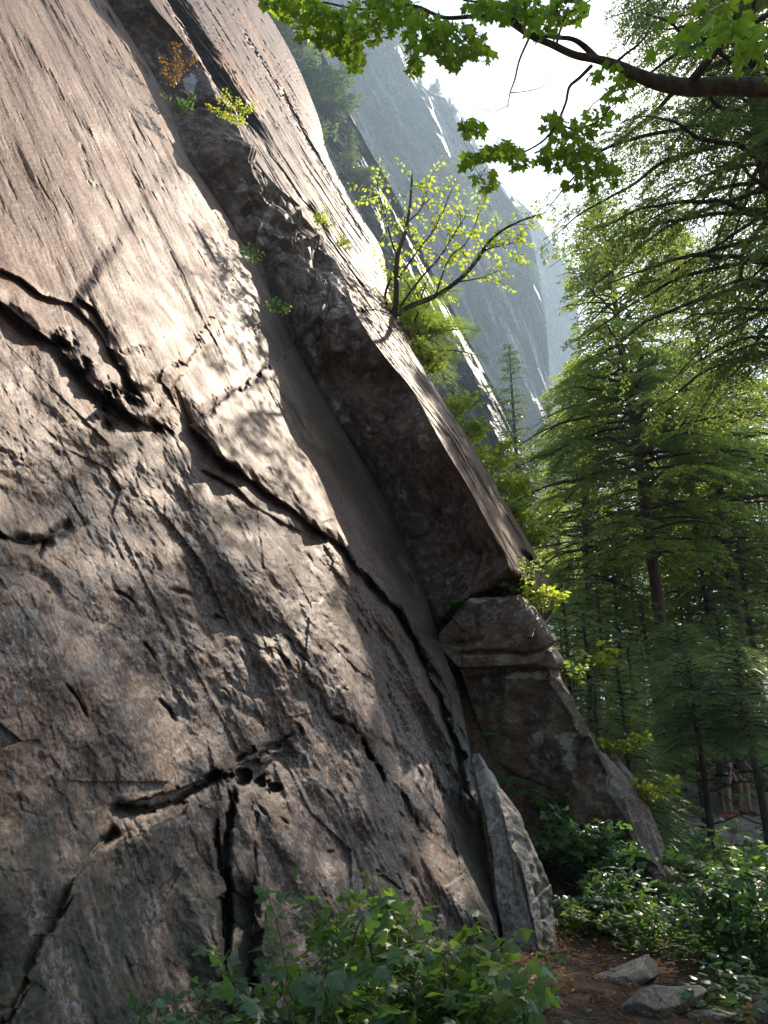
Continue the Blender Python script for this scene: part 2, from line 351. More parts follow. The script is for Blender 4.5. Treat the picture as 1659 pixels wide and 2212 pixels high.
# --- main slab
def build_slab():
    vs = np.concatenate([np.linspace(-300, 0, 90, endpoint=False), np.linspace(0, 2212, 930), np.linspace(2215, 2500, 60)])
    nc = 560
    uc = interp(vs, CRACK)
    s = np.linspace(0, 1, nc)
    U = -420 + s[None] * (uc[:, None] + 420); U = U + 0 * vs[:, None]
    V = np.repeat(vs[:, None], nc, 1)
    P0 = pt(U, V, t_plane(U, V, 0))
    pl = np.stack([P0 @ G2_, P0 @ G_, P0 @ N_], -1)          # slab coordinates in metres
    ca, _ = cells(P0, 77, 2.4, .42, 1.); cb, _ = cells(P0, 78, 8., .42, .8); wmod = 1 + 1.3 * fbm(P0 * 1.9, 3, .6, seed=4)
    jit = 9 * ca + 4.5 * cb + 5 * fbm(P0 * 1.2, 3, .5, seed=3)       # angular, ragged edges, in pixels
    Uj, Vj = U + jit, V + .6 * jit
    d = np.zeros(U.shape); tint = np.zeros(U.shape)
    lower = sstep(V - (560 + .62 * U), -80, 420)              # the lower left is rougher, weathered rock; also painted darker as shade
    d += .16 * fbm(P0 * .42, 3, .5, seed=11) * (.5 + .8 * lower)
    d += .018 * fbm(pl * np.array([2.6, .55, 1]), 3, .45, seed=21) * (1 - .6 * lower)
    d += (.0028 - .001 * lower) * fbm(pl * np.array([11., 1.3, 1]), 3, .55, seed=31)
    cc, ce = cells(P0 * np.array([1, 1, .8]), 79, 1.5, .42, .9); d += lower * .013 * cc + .003 * lower * cb
    d += lower * (.010 * fbm(P0 * 4.5, 3, .5, seed=45) + .06 * fbm(P0 * 1.3, 4, .5, seed=41) + .005 * fbm(P0 * 8, 3, .6, seed=51, ridged=True))
    d += .0022 * fbm(P0 * 30, 2, .6, seed=61)
    # scattered short flake scars along the grain
    q = fbm(pl * np.array([5.5, 1.15, 1.]), 3, .55, seed=71); d -= .006 * sstep(q, .48, .64)
    q = fbm(pl * np.array([12, 2.4, 1.]), 3, .55, seed=75); d -= .0025 * sstep(q, .42, .54)
    def step(poly, h, we=3., fade=160., groove=0., wg=10., endt=60., shadow=0.):
        shadow *= .6; groove *= .8; h *= .9
        nonlocal d, tint
        dist, sd, par, endd = polydist(Uj, Vj, poly); tp = sstep(endd, 0, endt); s0 = polydist(U, V, poly); tp0 = sstep(s0[3], 0, endt)
        sd = np.where(np.abs(s0[1]) < 20, sd, s0[1]); wm = 1 + .5 * (np.clip(wmod, .2, 1.8) - 1) * np.exp(-(s0[0] / 22) ** 2)
        d += tp * tp0 * h * wm * sstep(sd, -we * .6, we * .6) * np.exp(-np.maximum(s0[1] - 14, 0) / fade)
        if groove: d -= tp * groove * np.clip(wmod, 0, 1.8) * np.exp(-((sd + wg * .6) / wg) ** 2)
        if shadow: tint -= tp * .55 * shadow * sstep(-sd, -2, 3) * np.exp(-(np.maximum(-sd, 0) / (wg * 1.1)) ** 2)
    def groove(poly, depth, wd, endt=40., dark=.5):
        nonlocal d, tint
        dist, sd, par, endd = polydist(Uj, Vj, poly); tp = sstep(endd, 0, endt) if endt else 1
        g = tp * np.exp(-(dist / (wd * np.clip(wmod, .35, 1.8))) ** 2) * np.clip(wmod * 1.2, .2, 1.3); d -= depth * g; tint -= dark * g  # crack shade goes into the tint as well
    # overlapping sheet, upper part (0,580) > (380,950)
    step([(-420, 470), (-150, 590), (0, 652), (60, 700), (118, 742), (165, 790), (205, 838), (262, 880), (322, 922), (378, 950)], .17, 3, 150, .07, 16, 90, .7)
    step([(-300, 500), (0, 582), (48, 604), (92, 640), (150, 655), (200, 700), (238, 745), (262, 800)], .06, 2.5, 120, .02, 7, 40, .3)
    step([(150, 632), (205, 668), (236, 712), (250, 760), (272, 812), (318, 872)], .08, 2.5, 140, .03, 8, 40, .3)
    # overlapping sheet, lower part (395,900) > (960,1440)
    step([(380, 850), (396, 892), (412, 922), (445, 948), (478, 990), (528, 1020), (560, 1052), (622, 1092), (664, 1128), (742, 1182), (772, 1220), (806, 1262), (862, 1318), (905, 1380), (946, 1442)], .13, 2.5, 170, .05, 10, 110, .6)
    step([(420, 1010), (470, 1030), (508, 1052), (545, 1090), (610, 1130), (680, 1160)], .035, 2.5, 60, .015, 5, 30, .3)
    # recess right under the first overlap, its shade painted into the tint
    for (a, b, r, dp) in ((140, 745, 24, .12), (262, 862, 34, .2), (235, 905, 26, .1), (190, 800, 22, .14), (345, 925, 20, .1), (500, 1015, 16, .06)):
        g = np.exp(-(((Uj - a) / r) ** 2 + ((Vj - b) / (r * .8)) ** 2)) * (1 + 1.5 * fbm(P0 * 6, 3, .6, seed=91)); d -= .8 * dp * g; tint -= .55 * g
    # undercut holes and the clefts of the lower slab, with painted shade
    hx, hy = U + 2.2 * jit, V + 1.5 * jit
    for (cx, cy, rx, ry, dp) in ((532, 1684, 26, 22, .12), (585, 1698, 26, 12, .07)):
        g = sstep(1 - np.hypot((hx - cx) / rx, (hy - cy) / ry), 0, .35); d -= dp * g; tint -= .6 * g
    step([(498, 1662), (530, 1648), (570, 1640), (622, 1612), (650, 1596)][::-1], -.06, 3, 45, 0, 10, 40)
    step([(232, 1772), (262, 1738), (322, 1722), (372, 1706), (420, 1690), (470, 1668), (505, 1650)][::-1], -.08, 4, 45, 0, 10, 50)
    groove([(230, 1745), (290, 1750), (350, 1742), (420, 1708), (500, 1655)], .06, 6, 30, .6)
    groove([(505, 1650), (560, 1618), (620, 1602), (655, 1590)], .05, 5, 20, .4)
    groove([(192, 1850), (232, 1812), (262, 1792)], .06, 7, 15, .5)
    groove([(-40, 2300), (60, 2080), (120, 1960), (150, 1900), (192, 1850)], .05, 8, 40, .5)
    groove([(497, 1690), (492, 1790), (490, 1880), (492, 1990), (488, 2110), (480, 2350)], .10, 6, 30, .7)
    groove([(552, 1735), (545, 1830), (553, 1900), (562, 1990), (556, 2090), (560, 2350)], .06, 6, 30, .5)
    g = sstep(40 - np.abs(Uj - 520 - (V - 2000) * .02), 0, 12) * sstep(V, 1880, 1960); d -= .13 * g; tint -= .8 * g
    for a, b, c, e, dp in ((608, 1368, 640, 1408, .07), (640, 1408, 688, 1462, .08), (690, 1318, 706, 1352, .03), (748, 1560, 778, 1590, .09), (778, 1590, 832, 1700, .09), (690, 1545, 748, 1566, .05), (700, 1840, 738, 1852, .05), (590, 1400, 610, 1440, .03),
                           (800, 1430, 850, 1520, .04), (860, 1700, 905, 1800, .035), (735, 1500, 762, 1480, .03), (330, 1500, 372, 1560, .04), (600, 1760, 625, 1800, .05), (560, 1740, 590, 1790, .04), (150, 1480, 200, 1560, .04), (360, 1270, 420, 1290, .03), (470, 1480, 500, 1510, .03), (860, 1880, 885, 1990, .03),
                           (440, 1330, 500, 1345, .035), (300, 1380, 350, 1440, .035), (250, 1280, 300, 1310, .03), (120, 1050, 170, 1120, .04), (930, 1640, 960, 1740, .04), (700, 1700, 735, 1760, .035), (640, 1560, 660, 1600, .035), (495, 330, 512, 360, .03), (165, 300, 210, 420, .012), (520, 640, 548, 690, .015)):
        groove([(a, b), ((a + c) / 2 + 4, (b + e) / 2 - 3), (c, e)], dp * 1.0, 3.2, 22, .3)
    # ledges at the far left
    step([(-300, 1215), (0, 1238), (62, 1246), (104, 1262), (122, 1312), (110, 1345)], -.10, 6, 60, 0, 10, 60)
    groove([(-300, 1130), (0, 1160), (70, 1172), (120, 1180)], .09, 10, 30, .7)
    groove([(72, 1205), (104, 1160), (150, 1120)], .06, 7, 20, .5)
    step([(200, 1850), (300, 1800), (420, 1745), (480, 1730), (492, 1800), (494, 1900)][::-1], .05, 7, 50, 0, 10, 60)
    # a thin second sheet near the crack, low down, and the chipped lip
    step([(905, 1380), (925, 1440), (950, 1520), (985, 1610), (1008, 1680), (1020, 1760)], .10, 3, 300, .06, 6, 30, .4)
    # darker foot of the slab: wet rock plus shade painted over it
    foot = sstep(V - .25 * U, 1500, 2050); tint -= .85 * foot * sstep(fbm(pl * np.array([4, .6, 1]), 4, .6, seed=81), -.5, .25)
    # cast-shadow band beside the crack painted into the tint; lip dips in
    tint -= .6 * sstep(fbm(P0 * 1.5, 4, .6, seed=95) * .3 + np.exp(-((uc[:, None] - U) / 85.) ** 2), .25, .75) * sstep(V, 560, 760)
    near = np.exp(-(uc[:, None] - U) / 3.); d -= .04 * near * (V < 1350)
    P = pt(U, V, t_plane(U, V, d))
    back = pt(uc + 3, vs, t_plane(uc + 3, vs, -.7)); back2 = pt(uc + 60, vs, t_plane(uc + 60, vs, -2.5))
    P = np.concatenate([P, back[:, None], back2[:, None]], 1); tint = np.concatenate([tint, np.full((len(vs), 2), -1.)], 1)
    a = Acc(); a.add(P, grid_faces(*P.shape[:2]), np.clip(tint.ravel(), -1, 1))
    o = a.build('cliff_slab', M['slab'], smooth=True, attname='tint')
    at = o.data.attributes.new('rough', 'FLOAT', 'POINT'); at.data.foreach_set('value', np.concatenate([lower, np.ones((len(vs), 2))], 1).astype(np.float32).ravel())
    tag(o, 'huge sunlit brown granite slab with dappled shade filling the left side', 'rock slab', kind='structure')
    return o
SLAB = build_slab()

def build_buttress():
    vs = np.concatenate([np.linspace(-300, 0, 80, endpoint=False), np.linspace(0, 1375, 640)])
    uc, ue, us = interp(vs, CRACK), interp(vs, EDGE), interp(vs, SIL)
    uc = np.where(vs > 1345, np.minimum(interp(vs, CRACK), 940 + (vs - 1345) * .6), uc)
    Hv = interp(vs, [(-300, .40), (0, .5), (300, .6), (520, .75), (750, 1.05), (950, 1.25), (1400, 1.3)]); H = Hv[:, None]
    def P_(u, v, dl):
        u = np.asarray(u); v = np.asarray(v)
        t = t_plane(u, v, dl, .045); vb = np.interp(u, [930, 1010, 1100, 1200], [1335, 1285, 1222, 1268]); tb = t_plane(u, np.minimum(v, vb), dl, .045); f = sstep(v, vb, vb + 40)
        return pt(u, v, t * (1 - f) + f * np.maximum(tb, 11.3))
    mid = uc + .5 * (ue - uc)
    n1, n2, n3 = 130, 150, 12
    # face between crack and edge, sagging inward; then the outer slab; then the back
    s1 = np.linspace(0, 1, n1)[None]; s2 = np.linspace(0, 1, n2)[None]
    U1 = uc[:, None] + (ue - uc)[:, None] * s1; U2 = ue[:, None] + (us - ue)[:, None] * s2
    V1 = np.repeat(vs[:, None], n1, 1); V2 = np.repeat(vs[:, None], n2, 1)
    prof = s1 ** .95
    blocky = sstep(V1, 330, 420) * (1 - sstep(V1, 720, 800))
    D1 = -.18 + (H + .18) * prof + 0 * U1
    P1 = P_(U1, V1, D1); P2 = P_(U2, V2, H + 0 * U2)
    tint1 = np.zeros(U1.shape); tint2 = np.zeros(U2.shape)
    c1, e1 = cells(P1, 3, 1.15, .4, .7); c2, e2 = cells(P1, 9, 3.0, .4, .6)
    bump = np.sin(np.pi * np.clip(s1, 0, 1)) ** .6
    E1 = bump * (blocky * (.22 * c1 + .06 * c2) + (1 - blocky) * (.05 * c1 + .02 * c2) + .12 * fbm(P1 * .8, 4, .5, seed=5) + .02 * fbm(P1 * 5, 4, .6, seed=6))
    Dz = 0 * (blocky * (.26 * c1 + .09 * c2) + (1 - blocky) * (.05 * c1 + .03 * c2) + .10 * fbm(P1 * .8, 4, .55, seed=5) + .03 * fbm(P1 * 5, 4, .6, seed=6))
    E1 = E1 - bump * blocky * .04 * np.exp(-(e2 / .06) ** 2)
    def g1(poly, depth, wd, dk=.6, hs=None):
        nonlocal E1, tint1, D2, tint2
        jit = 5 * fbm(P1 * 2.5, 3, .6, seed=8); dist, sd, par, endd = polydist(U1 + jit, V1, poly); g = sstep(endd, 0, 30) * np.exp(-(dist / wd) ** 2); E1 = E1 - depth * g; tint1 = tint1 - dk * g
        jit = 5 * fbm(P2 * 2.5, 3, .6, seed=8); dist, sd, par, endd = polydist(U2 + jit, V2, poly); g = sstep(endd, 0, 30) * np.exp(-(dist / wd) ** 2); D2 = D2 - depth * g; tint2 = tint2 - dk * g
    pl2 = np.stack([P2 @ G2_, P2 @ G_, P2 @ N_], -1)
    D2 = H + .022 * fbm(pl2 * np.array([1.1, .35, 1]), 4, .55, seed=13) + .004 * fbm(pl2 * np.array([8, .8, 1]), 4, .6, seed=14) + 0 * U2
    D2 -= .008 * sstep(fbm(pl2 * np.array([6, .7, 1.]), 3, .55, seed=15), .3, .42)
    # roofs, ledges and joints of the shaded face
    def roof(poly, h, fade):           # rock above the line stands out, rock below is cut back
        nonlocal E1, tint1
        jit = 6 * fbm(P1 * 2.5, 3, .6, seed=9); dist, sd, par, endd = polydist(U1, V1 + jit, poly)
        E1 = E1 + h * sstep(sd, -3, 3) * np.exp(-np.maximum(sd, 0) / fade) * sstep(endd, 0, 14) * np.minimum(1, s1 * 6) * np.minimum(1, (1 - s1) * 7)
    roof([(455, 388), (482, 372), (520, 362), (570, 345)], .30, 55)           # listed left to right: above is positive
    roof([(488, 455), (520, 430), (545, 440), (585, 470), (600, 500)], .15, 30)
    roof([(500, 505), (530, 535), (552, 512), (566, 490)], .2, 40)
    roof([(570, 590), (590, 600), (640, 570), (672, 560)], .10, 60)
    roof([(632, 655), (660, 648), (700, 640), (735, 660)], .12, 40)
    roof([(660, 805), (682, 812), (712, 770), (760, 760)], .2, 60)
    roof([(575, 545), (600, 540), (650, 525), (690, 535)][::-1], .28, 70)
    g1([(575, 545), (620, 528), (680, 530), (705, 545)], .14, 5)
    g1([(378, 196), (420, 218), (470, 226), (540, 262)], .25, 9)
    g1([(560, 520), (575, 560), (590, 620), (620, 690), (640, 740)], .18, 9, .7)
    g1([(690, 600), (712, 640), (700, 700)], .08, 4)
    g1([(600, 610), (650, 640), (690, 640)], .07, 3.5)
    g1([(765, 690), (782, 672), (800, 684)], .12, 6)
    g1([(640, 740), (700, 800), (770, 930), (800, 1010)], .05, 9, .2)
    # the deep groove between the first rib and the outer slab at the top
    jit = 6 * fbm(P2 * 2., 3, .6, seed=10)
    dist, sd, par, endd = polydist(U2 + jit, V2, [(300, -180), (345, -60), (362, 0), (392, 50), (420, 100), (445, 150), (472, 190), (510, 240), (552, 288), (590, 330)])
    tp = sstep(590 - U2, 0, 60); D2 = D2 - tp * .38 * sstep(sd, -7, 4) * np.exp(-np.maximum(sd, 0) / 20.) ; D2 = D2 + .10 * tp * sstep(sd, 10, 40) * np.exp(-np.maximum(sd - 30, 0) / 80.)
    g1([(650, 425), (672, 452), (705, 500), (716, 508)], .10, 5, .6)
    g1([(560, 300), (620, 385), (680, 475), (740, 560), (800, 640)], .04, 3, .3)
    g1([(520, 60), (600, 190), (640, 260), (700, 360), (760, 470), (800, 530)], .04, 2.5, .25)
    g1([(600, 180), (650, 275), (700, 372)], .05, 3.5, .4)
    g1([(1120, 1180), (1150, 1215), (1175, 1255)], .12, 5, .4)
    g1([(740, 400), (762, 440), (800, 500)], .05, 2.5, .3)
    # curl of the outer slab towards its skyline
    D2 = D2 - .12 * sstep(s2, .8, 1.) ** 2
    # pale drips and stains on the shaded face
    tn = fbm(P1 * 3.5, 5, .65, seed=28)
    def blob(u, v, ru, rv, k, ang=0):
        nonlocal tint1
        x, y = U1 - u, V1 - v; c, s = math.cos(ang), math.sin(ang)
        e_ = np.exp(-(((x * c + y * s) / ru) ** 2 + ((-x * s + y * c) / rv) ** 2)); tint1 = tint1 + k * sstep(e_ + .8 * tn, .3, .62) * (e_ > .08)
    for a in ((408, 185, 14, 26, .9, 0), (545, 475, 26, 9, .9, .9), (530, 462, 6, 18, .9, .3), (580, 470, 14, 16, .9, 0), (560, 530, 8, 16, .7, 0), (720, 640, 18, 34, .7, 0), (710, 860, 26, 60, .5, -.4), (760, 870, 40, 80, .35, -.5), (835, 1000, 14, 60, .4, -.5),
              (500, 430, 10, 26, .6, .2), (690, 580, 12, 20, .5, 0), (900, 1120, 12, 60, .4, -.5), (650, 600, 30, 25, .4, 0), (330, 40, 10, 26, .6, -.4), (680, 770, 14, 30, .6, 0)): blob(*a)
    tint1 = np.clip(tint1, -1, 1) - .0
    jit2 = 10 * fbm(P2 * 2.5, 3, .6, seed=18)
    P1 = P_(U1, V1, D1); n = grid_normals(P1); n[(n * ray(U1, V1)).sum(-1) > 0] *= -1
    n = norm(n + 0 * np.stack([np.mean(n, axis=0)] * n.shape[0]))
    P1 = P1 + n * (E1 * np.minimum(1, (1 - s1) * 8))[..., None]; P2 = P_(U2, V2, D2)
    w_ = sstep(s1, .82, 1.)[..., None]; 
    P1[:, -1] = P2[:, 0]
    # rounded return behind the skyline
    s3 = np.linspace(0, 1, n3 + 1)[1:][None]
    tb = t_plane(us, vs, Hv - .12, .045)
    ub = us[:, None] - 6 * s3 - 90 * s3 ** 2; V3 = np.repeat(vs[:, None], n3, 1)
    P3 = pt(ub, V3, tb[:, None] + .25 * s3 + 3.2 * s3 ** 2)
    P = np.concatenate([P1, P2[:, 1:], P3], 1); tint = np.concatenate([tint1, tint2[:, 1:], np.zeros(P3.shape[:2])], 1)
    a = Acc(); a.add(P, grid_faces(*P.shape[:2]), np.clip(tint.ravel(), -1, 1))
    o = a.build('rock_buttress', M['outer'], smooth=True, attname='tint')
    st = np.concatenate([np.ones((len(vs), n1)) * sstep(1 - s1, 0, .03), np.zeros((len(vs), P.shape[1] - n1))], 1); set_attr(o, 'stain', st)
    og = np.zeros(U2.shape)
    for poly, wd, k in (([(470, 100), (505, 160), (540, 215), (575, 260)], 16, .9), ([(515, 20), (560, 90), (610, 180), (645, 255), (660, 300)], 6, .8), ([(800, 760), (850, 830), (900, 900)], 20, .5), ([(690, 540), (760, 620), (820, 700)], 16, .35)):
        dist, sd, par, endd = polydist(U2 + jit2, V2, poly); og += k * np.exp(-(dist / wd) ** 2) * sstep(endd, -5, 40)
    set_attr(o, 'orange', np.concatenate([np.zeros((len(vs), n1)), og[:, 1:], np.zeros((len(vs), n3))], 1))
    tag(o, 'long brown granite buttress with a dark shaded side face lying on the slab', 'rock', kind='structure')
    return o
BUTT = build_buttress()

# ------------------------------------------------------------------ free boulders built as closed shells from their outlines
def shell(name, left, right, edge, tl, te, tr, back, mat, seed, nv=220, nl=70, nr=50, amp=.06, cellamp=.05, cellscale=1.3, grooves=(), tints=(), v0=None, v1=None, extra=None, stain=0.):
    """left / edge / right: image curves; tl / te / tr: distances along the ray as (v, t); back: how far the hidden side lies"""
    L, E, Rr = curve(left), curve(edge), curve(right)
    v0 = v0 if v0 is not None else min(p[0] for p in L); v1 = v1 if v1 is not None else max(p[0] for p in L)
    vs = np.linspace(v0, v1, nv)
    ul, ue, ur = interp(vs, L), interp(vs, E), interp(vs, Rr)
    Tl, Te, Tr = interp(vs, tl), interp(vs, te), interp(vs, tr)
    s1 = np.linspace(0, 1, nl)[None]; s2 = np.linspace(0, 1, nr)[None, 1:]
    U = np.concatenate([ul[:, None] + (ue - ul)[:, None] * s1, ue[:, None] + (ur - ue)[:, None] * s2], 1)
    Tt = np.concatenate([Tl[:, None] + (Te - Tl)[:, None] * s1, Te[:, None] + (Tr - Te)[:, None] * s2], 1)
    V = np.repeat(vs[:, None], U.shape[1], 1)
    P = pt(U, V, Tt); n = grid_normals(P); n[(n * ray(U, V)).sum(-1) > 0] *= -1
    c, e = cells(P, seed, cellscale, .4, .6)
    d = cellamp * c + amp * fbm(P * 1.1, 5, .58, seed=seed) + .25 * amp * fbm(P * 7, 4, .6, seed=seed + 5)
    tint = np.zeros(U.shape)
    jit = 5 * fbm(P * 2.5, 3, .6, seed=seed + 9)
    for poly, dep, wd, dk in grooves:
        dist, sd, par, endd = polydist(U + jit, V + jit, poly); g = sstep(endd, -5, 25) * np.exp(-(dist / wd) ** 2); d = d - dep * g; tint -= dk * g
    for (u, v, ru, rv, k) in tints:
        e_ = np.exp(-(((U - u) / ru) ** 2 + ((V - v) / rv) ** 2)); tint += k * sstep(e_ + .9 * fbm(P * 3.5, 5, .65, seed=seed + 20), .30, .62) * (e_ > .08)
    if extra is not None: d = d + extra(U, V, P)
    fadeB = np.minimum(1, np.minimum(np.arange(nv), np.arange(nv)[::-1] + 8) / 8.)[:, None]
    P = P + n * (d * fadeB)[..., None]
    # hidden side: the outline carried back, bulging
    nb = 14; sb = np.linspace(0, 1, nb + 2)[1:-1]
    A, B = P[:, -1], P[:, 0]
    mid = sb[None, :, None]; bulge = np.sin(np.pi * sb) ** .6
    dirs = ray(.5 * (ul + ur), vs)
    Bk = A[:, None] * (1 - mid) + B[:, None] * mid + dirs[:, None] * (back * bulge)[None, :, None] * fadeB[..., None]
    Bk = Bk + .15 * amp * 4 * fbm(Bk * 1.2, 3, .5, seed=seed + 30)[..., None]
    W = np.concatenate([P, Bk, P[:, :1]], 1); tint = np.concatenate([tint, np.zeros((nv, nb)), tint[:, :1]], 1)
    a = Acc(); fc = grid_faces(*W.shape[:2])
    # caps
    nW = W.shape[1]; Vt = W.reshape(-1, 3); top = Vt[:nW].mean(0); bot = Vt[-nW:].mean(0)
    j = np.arange(nW - 1)
    caps = np.concatenate([np.stack([j, j + 1, np.full(nW - 1, len(Vt))], -1), np.stack([(nv - 1) * nW + j + 1, (nv - 1) * nW + j, np.full(nW - 1, len(Vt) + 1)], -1)])
    a.add(np.concatenate([Vt, [top, bot]]), [fc, caps], np.concatenate([np.clip(tint.ravel(), -1, 1), [0, 0]]))
    o = a.build(name, mat, smooth=True, attname='tint')
    if stain: set_attr(o, 'stain', np.concatenate([(stain * np.concatenate([np.ones((nv, nl)) * sstep(1 - s1, 0, .06), np.zeros((nv, W.shape[1] - nl))], 1)).ravel(), [0, 0]]))
    return o

# large leaning boulder beside the gully
bl = [(985, 1418), (990, 1450), (1003, 1490), (1018, 1540), (1042, 1600), (1068, 1650), (1100, 1705), (1128, 1760), (1158, 1820), (1190, 1880), (1215, 1940), (1240, 2040)]
be = [(1180, 1418), (1192, 1450), (1216, 1482), (1246, 1530), (1280, 1590), (1312, 1650), (1340, 1712), (1362, 1775), (1384, 1840), (1408, 1895), (1448, 1950), (1480, 2040)]
br = [(1205, 1418), (1228, 1462), (1262, 1520), (1302, 1580), (1345, 1640), (1385, 1705), (1425, 1775), (1455, 1840), (1488, 1900), (1515, 1950), (1535, 2000), (1550, 2040)]
o = shell('boulder', bl, br, be, [(1418, 10.4), (1600, 10.2), (1900, 9.8), (2040, 9.3)], [(1418, 10.1), (1600, 9.7), (1800, 9.1), (1900, 8.8), (2040, 8.2)], [(1418, 10.8), (1600, 10.5), (1800, 9.8), (1900, 9.3), (2040, 8.8)], 2.2, M['boulder'], 101,
          grooves=[([(985, 1470), (1060, 1462), (1120, 1448), (1190, 1440)], .07, 4, .6), ([(1350, 1790), (1372, 1850), (1400, 1880), (1412, 1862), (1440, 1900)], .16, 7, .5), ([(1290, 1650), (1340, 1700), (1372, 1770)], .08, 6, .2), ([(1060, 1650), (1110, 1690), (1170, 1710)], .05, 6, .1), ([(1405, 1770), (1440, 1850), (1470, 1910)], .05, 3, .3), ([(1280, 1800), (1340, 1900), (1400, 1960)], .3, 30, .5)],
          tints=[(1225, 1610, 34, 44, .85), (1245, 1585, 18, 26, .5), (1160, 1600, 12, 12, .6), (1310, 1700, 24, 24, .55), (1080, 1640, 16, 40, .35), (1150, 1690, 20, 12, .4), (1100, 1460, 80, 8, .6), (1280, 1550, 8, 40, -.4), (1350, 1900, 60, 60, -.9)], amp=.05, cellamp=.17, cellscale=.75, nv=260, nl=110, nr=60, stain=.95)
tag(o, 'tall leaning boulder with a rust dark face and pale lichen patch', 'boulder', 'boulders stacked between the slab and the forest')
# blocky boulder sitting on top of it
bl2 = [(1040, 1290), (1012, 1302), (992, 1322), (970, 1348), (950, 1372), (956, 1400), (978, 1425), (990, 1440)]
br2 = [(1098, 1290), (1122, 1302), (1140, 1325), (1158, 1350), (1180, 1382), (1196, 1402), (1210, 1425), (1206, 1440)]
be2 = [(1085, 1290), (1108, 1306), (1124, 1330), (1140, 1356), (1165, 1384), (1180, 1402), (1192, 1425), (1188, 1440)]
o = shell('boulder', bl2, br2, be2, [(1290, 10.6), (1440, 10.35)], [(1290, 10.5), (1340, 10.3), (1440, 10.05)], [(1290, 10.8), (1440, 10.5)], 1.3, M['boulder'], 131,
          grooves=[([(960, 1388), (1010, 1392), (1050, 1384)], .08, 5, .7), ([(985, 1410), (1070, 1405), (1130, 1412), (1190, 1400)], .10, 4, .7), ([(1035, 1300), (1030, 1350), (1045, 1400)], .04, 6, .2)], tints=[(1065, 1297, 50, 7, .7), (1120, 1340, 10, 24, .4), (1060, 1425, 40, 8, .4)], amp=.04, cellamp=.13, cellscale=1.1, nv=110, nl=90, nr=36, stain=.85)
tag(o, 'rounded boulder with pale crown perched on top of the leaning boulder', 'boulder', 'boulders stacked between the slab and the forest')
# leaning flake in front of the gully
fl = [(1022, 1628), (1034, 1690), (1050, 1760), (1062, 1850), (1070, 1930), (1080, 2000), (1092, 2060), (1108, 2110), (1130, 2130)]
fr = [(1036, 1628), (1064, 1668), (1096, 1720), (1130, 1780), (1166, 1850), (1188, 1920), (1202, 1990), (1209, 2050), (1208, 2095), (1200, 2130)]
fe = [(1032, 1628), (1050, 1668), (1072, 1720), (1098, 1790), (1122, 1850), (1140, 1920), (1155, 1990), (1168, 2050), (1172, 2095), (1170, 2130)]
o = shell('rock_flake', fl, fr, fe, [(1628, 8.6), (1850, 7.6), (2130, 6.75)], [(1628, 8.5), (1850, 7.45), (2130, 6.5)], [(1628, 8.7), (1850, 7.7), (2130, 6.75)], .55, M['flake'], 171,
          grooves=[([(1110, 1850), (1132, 1930), (1150, 2000), (1165, 2080)], .03, 4, .9), ([(1085, 1760), (1100, 1860), (1110, 1960)], .02, 3, .3), ([(1150, 1860), (1172, 1960), (1185, 2060)], .02, 4, .8)], tints=[(1055, 1720, 16, 80, .7), (1075, 1850, 10, 60, .5), (1175, 1900, 16, 60, -.6), (1100, 2080, 50, 26, -.5)], amp=.05, cellamp=.03, cellscale=2.2, nv=200, nl=44, nr=34)
tag(o, 'pointed grey rock flake leaning against the foot of the slab', 'rock')

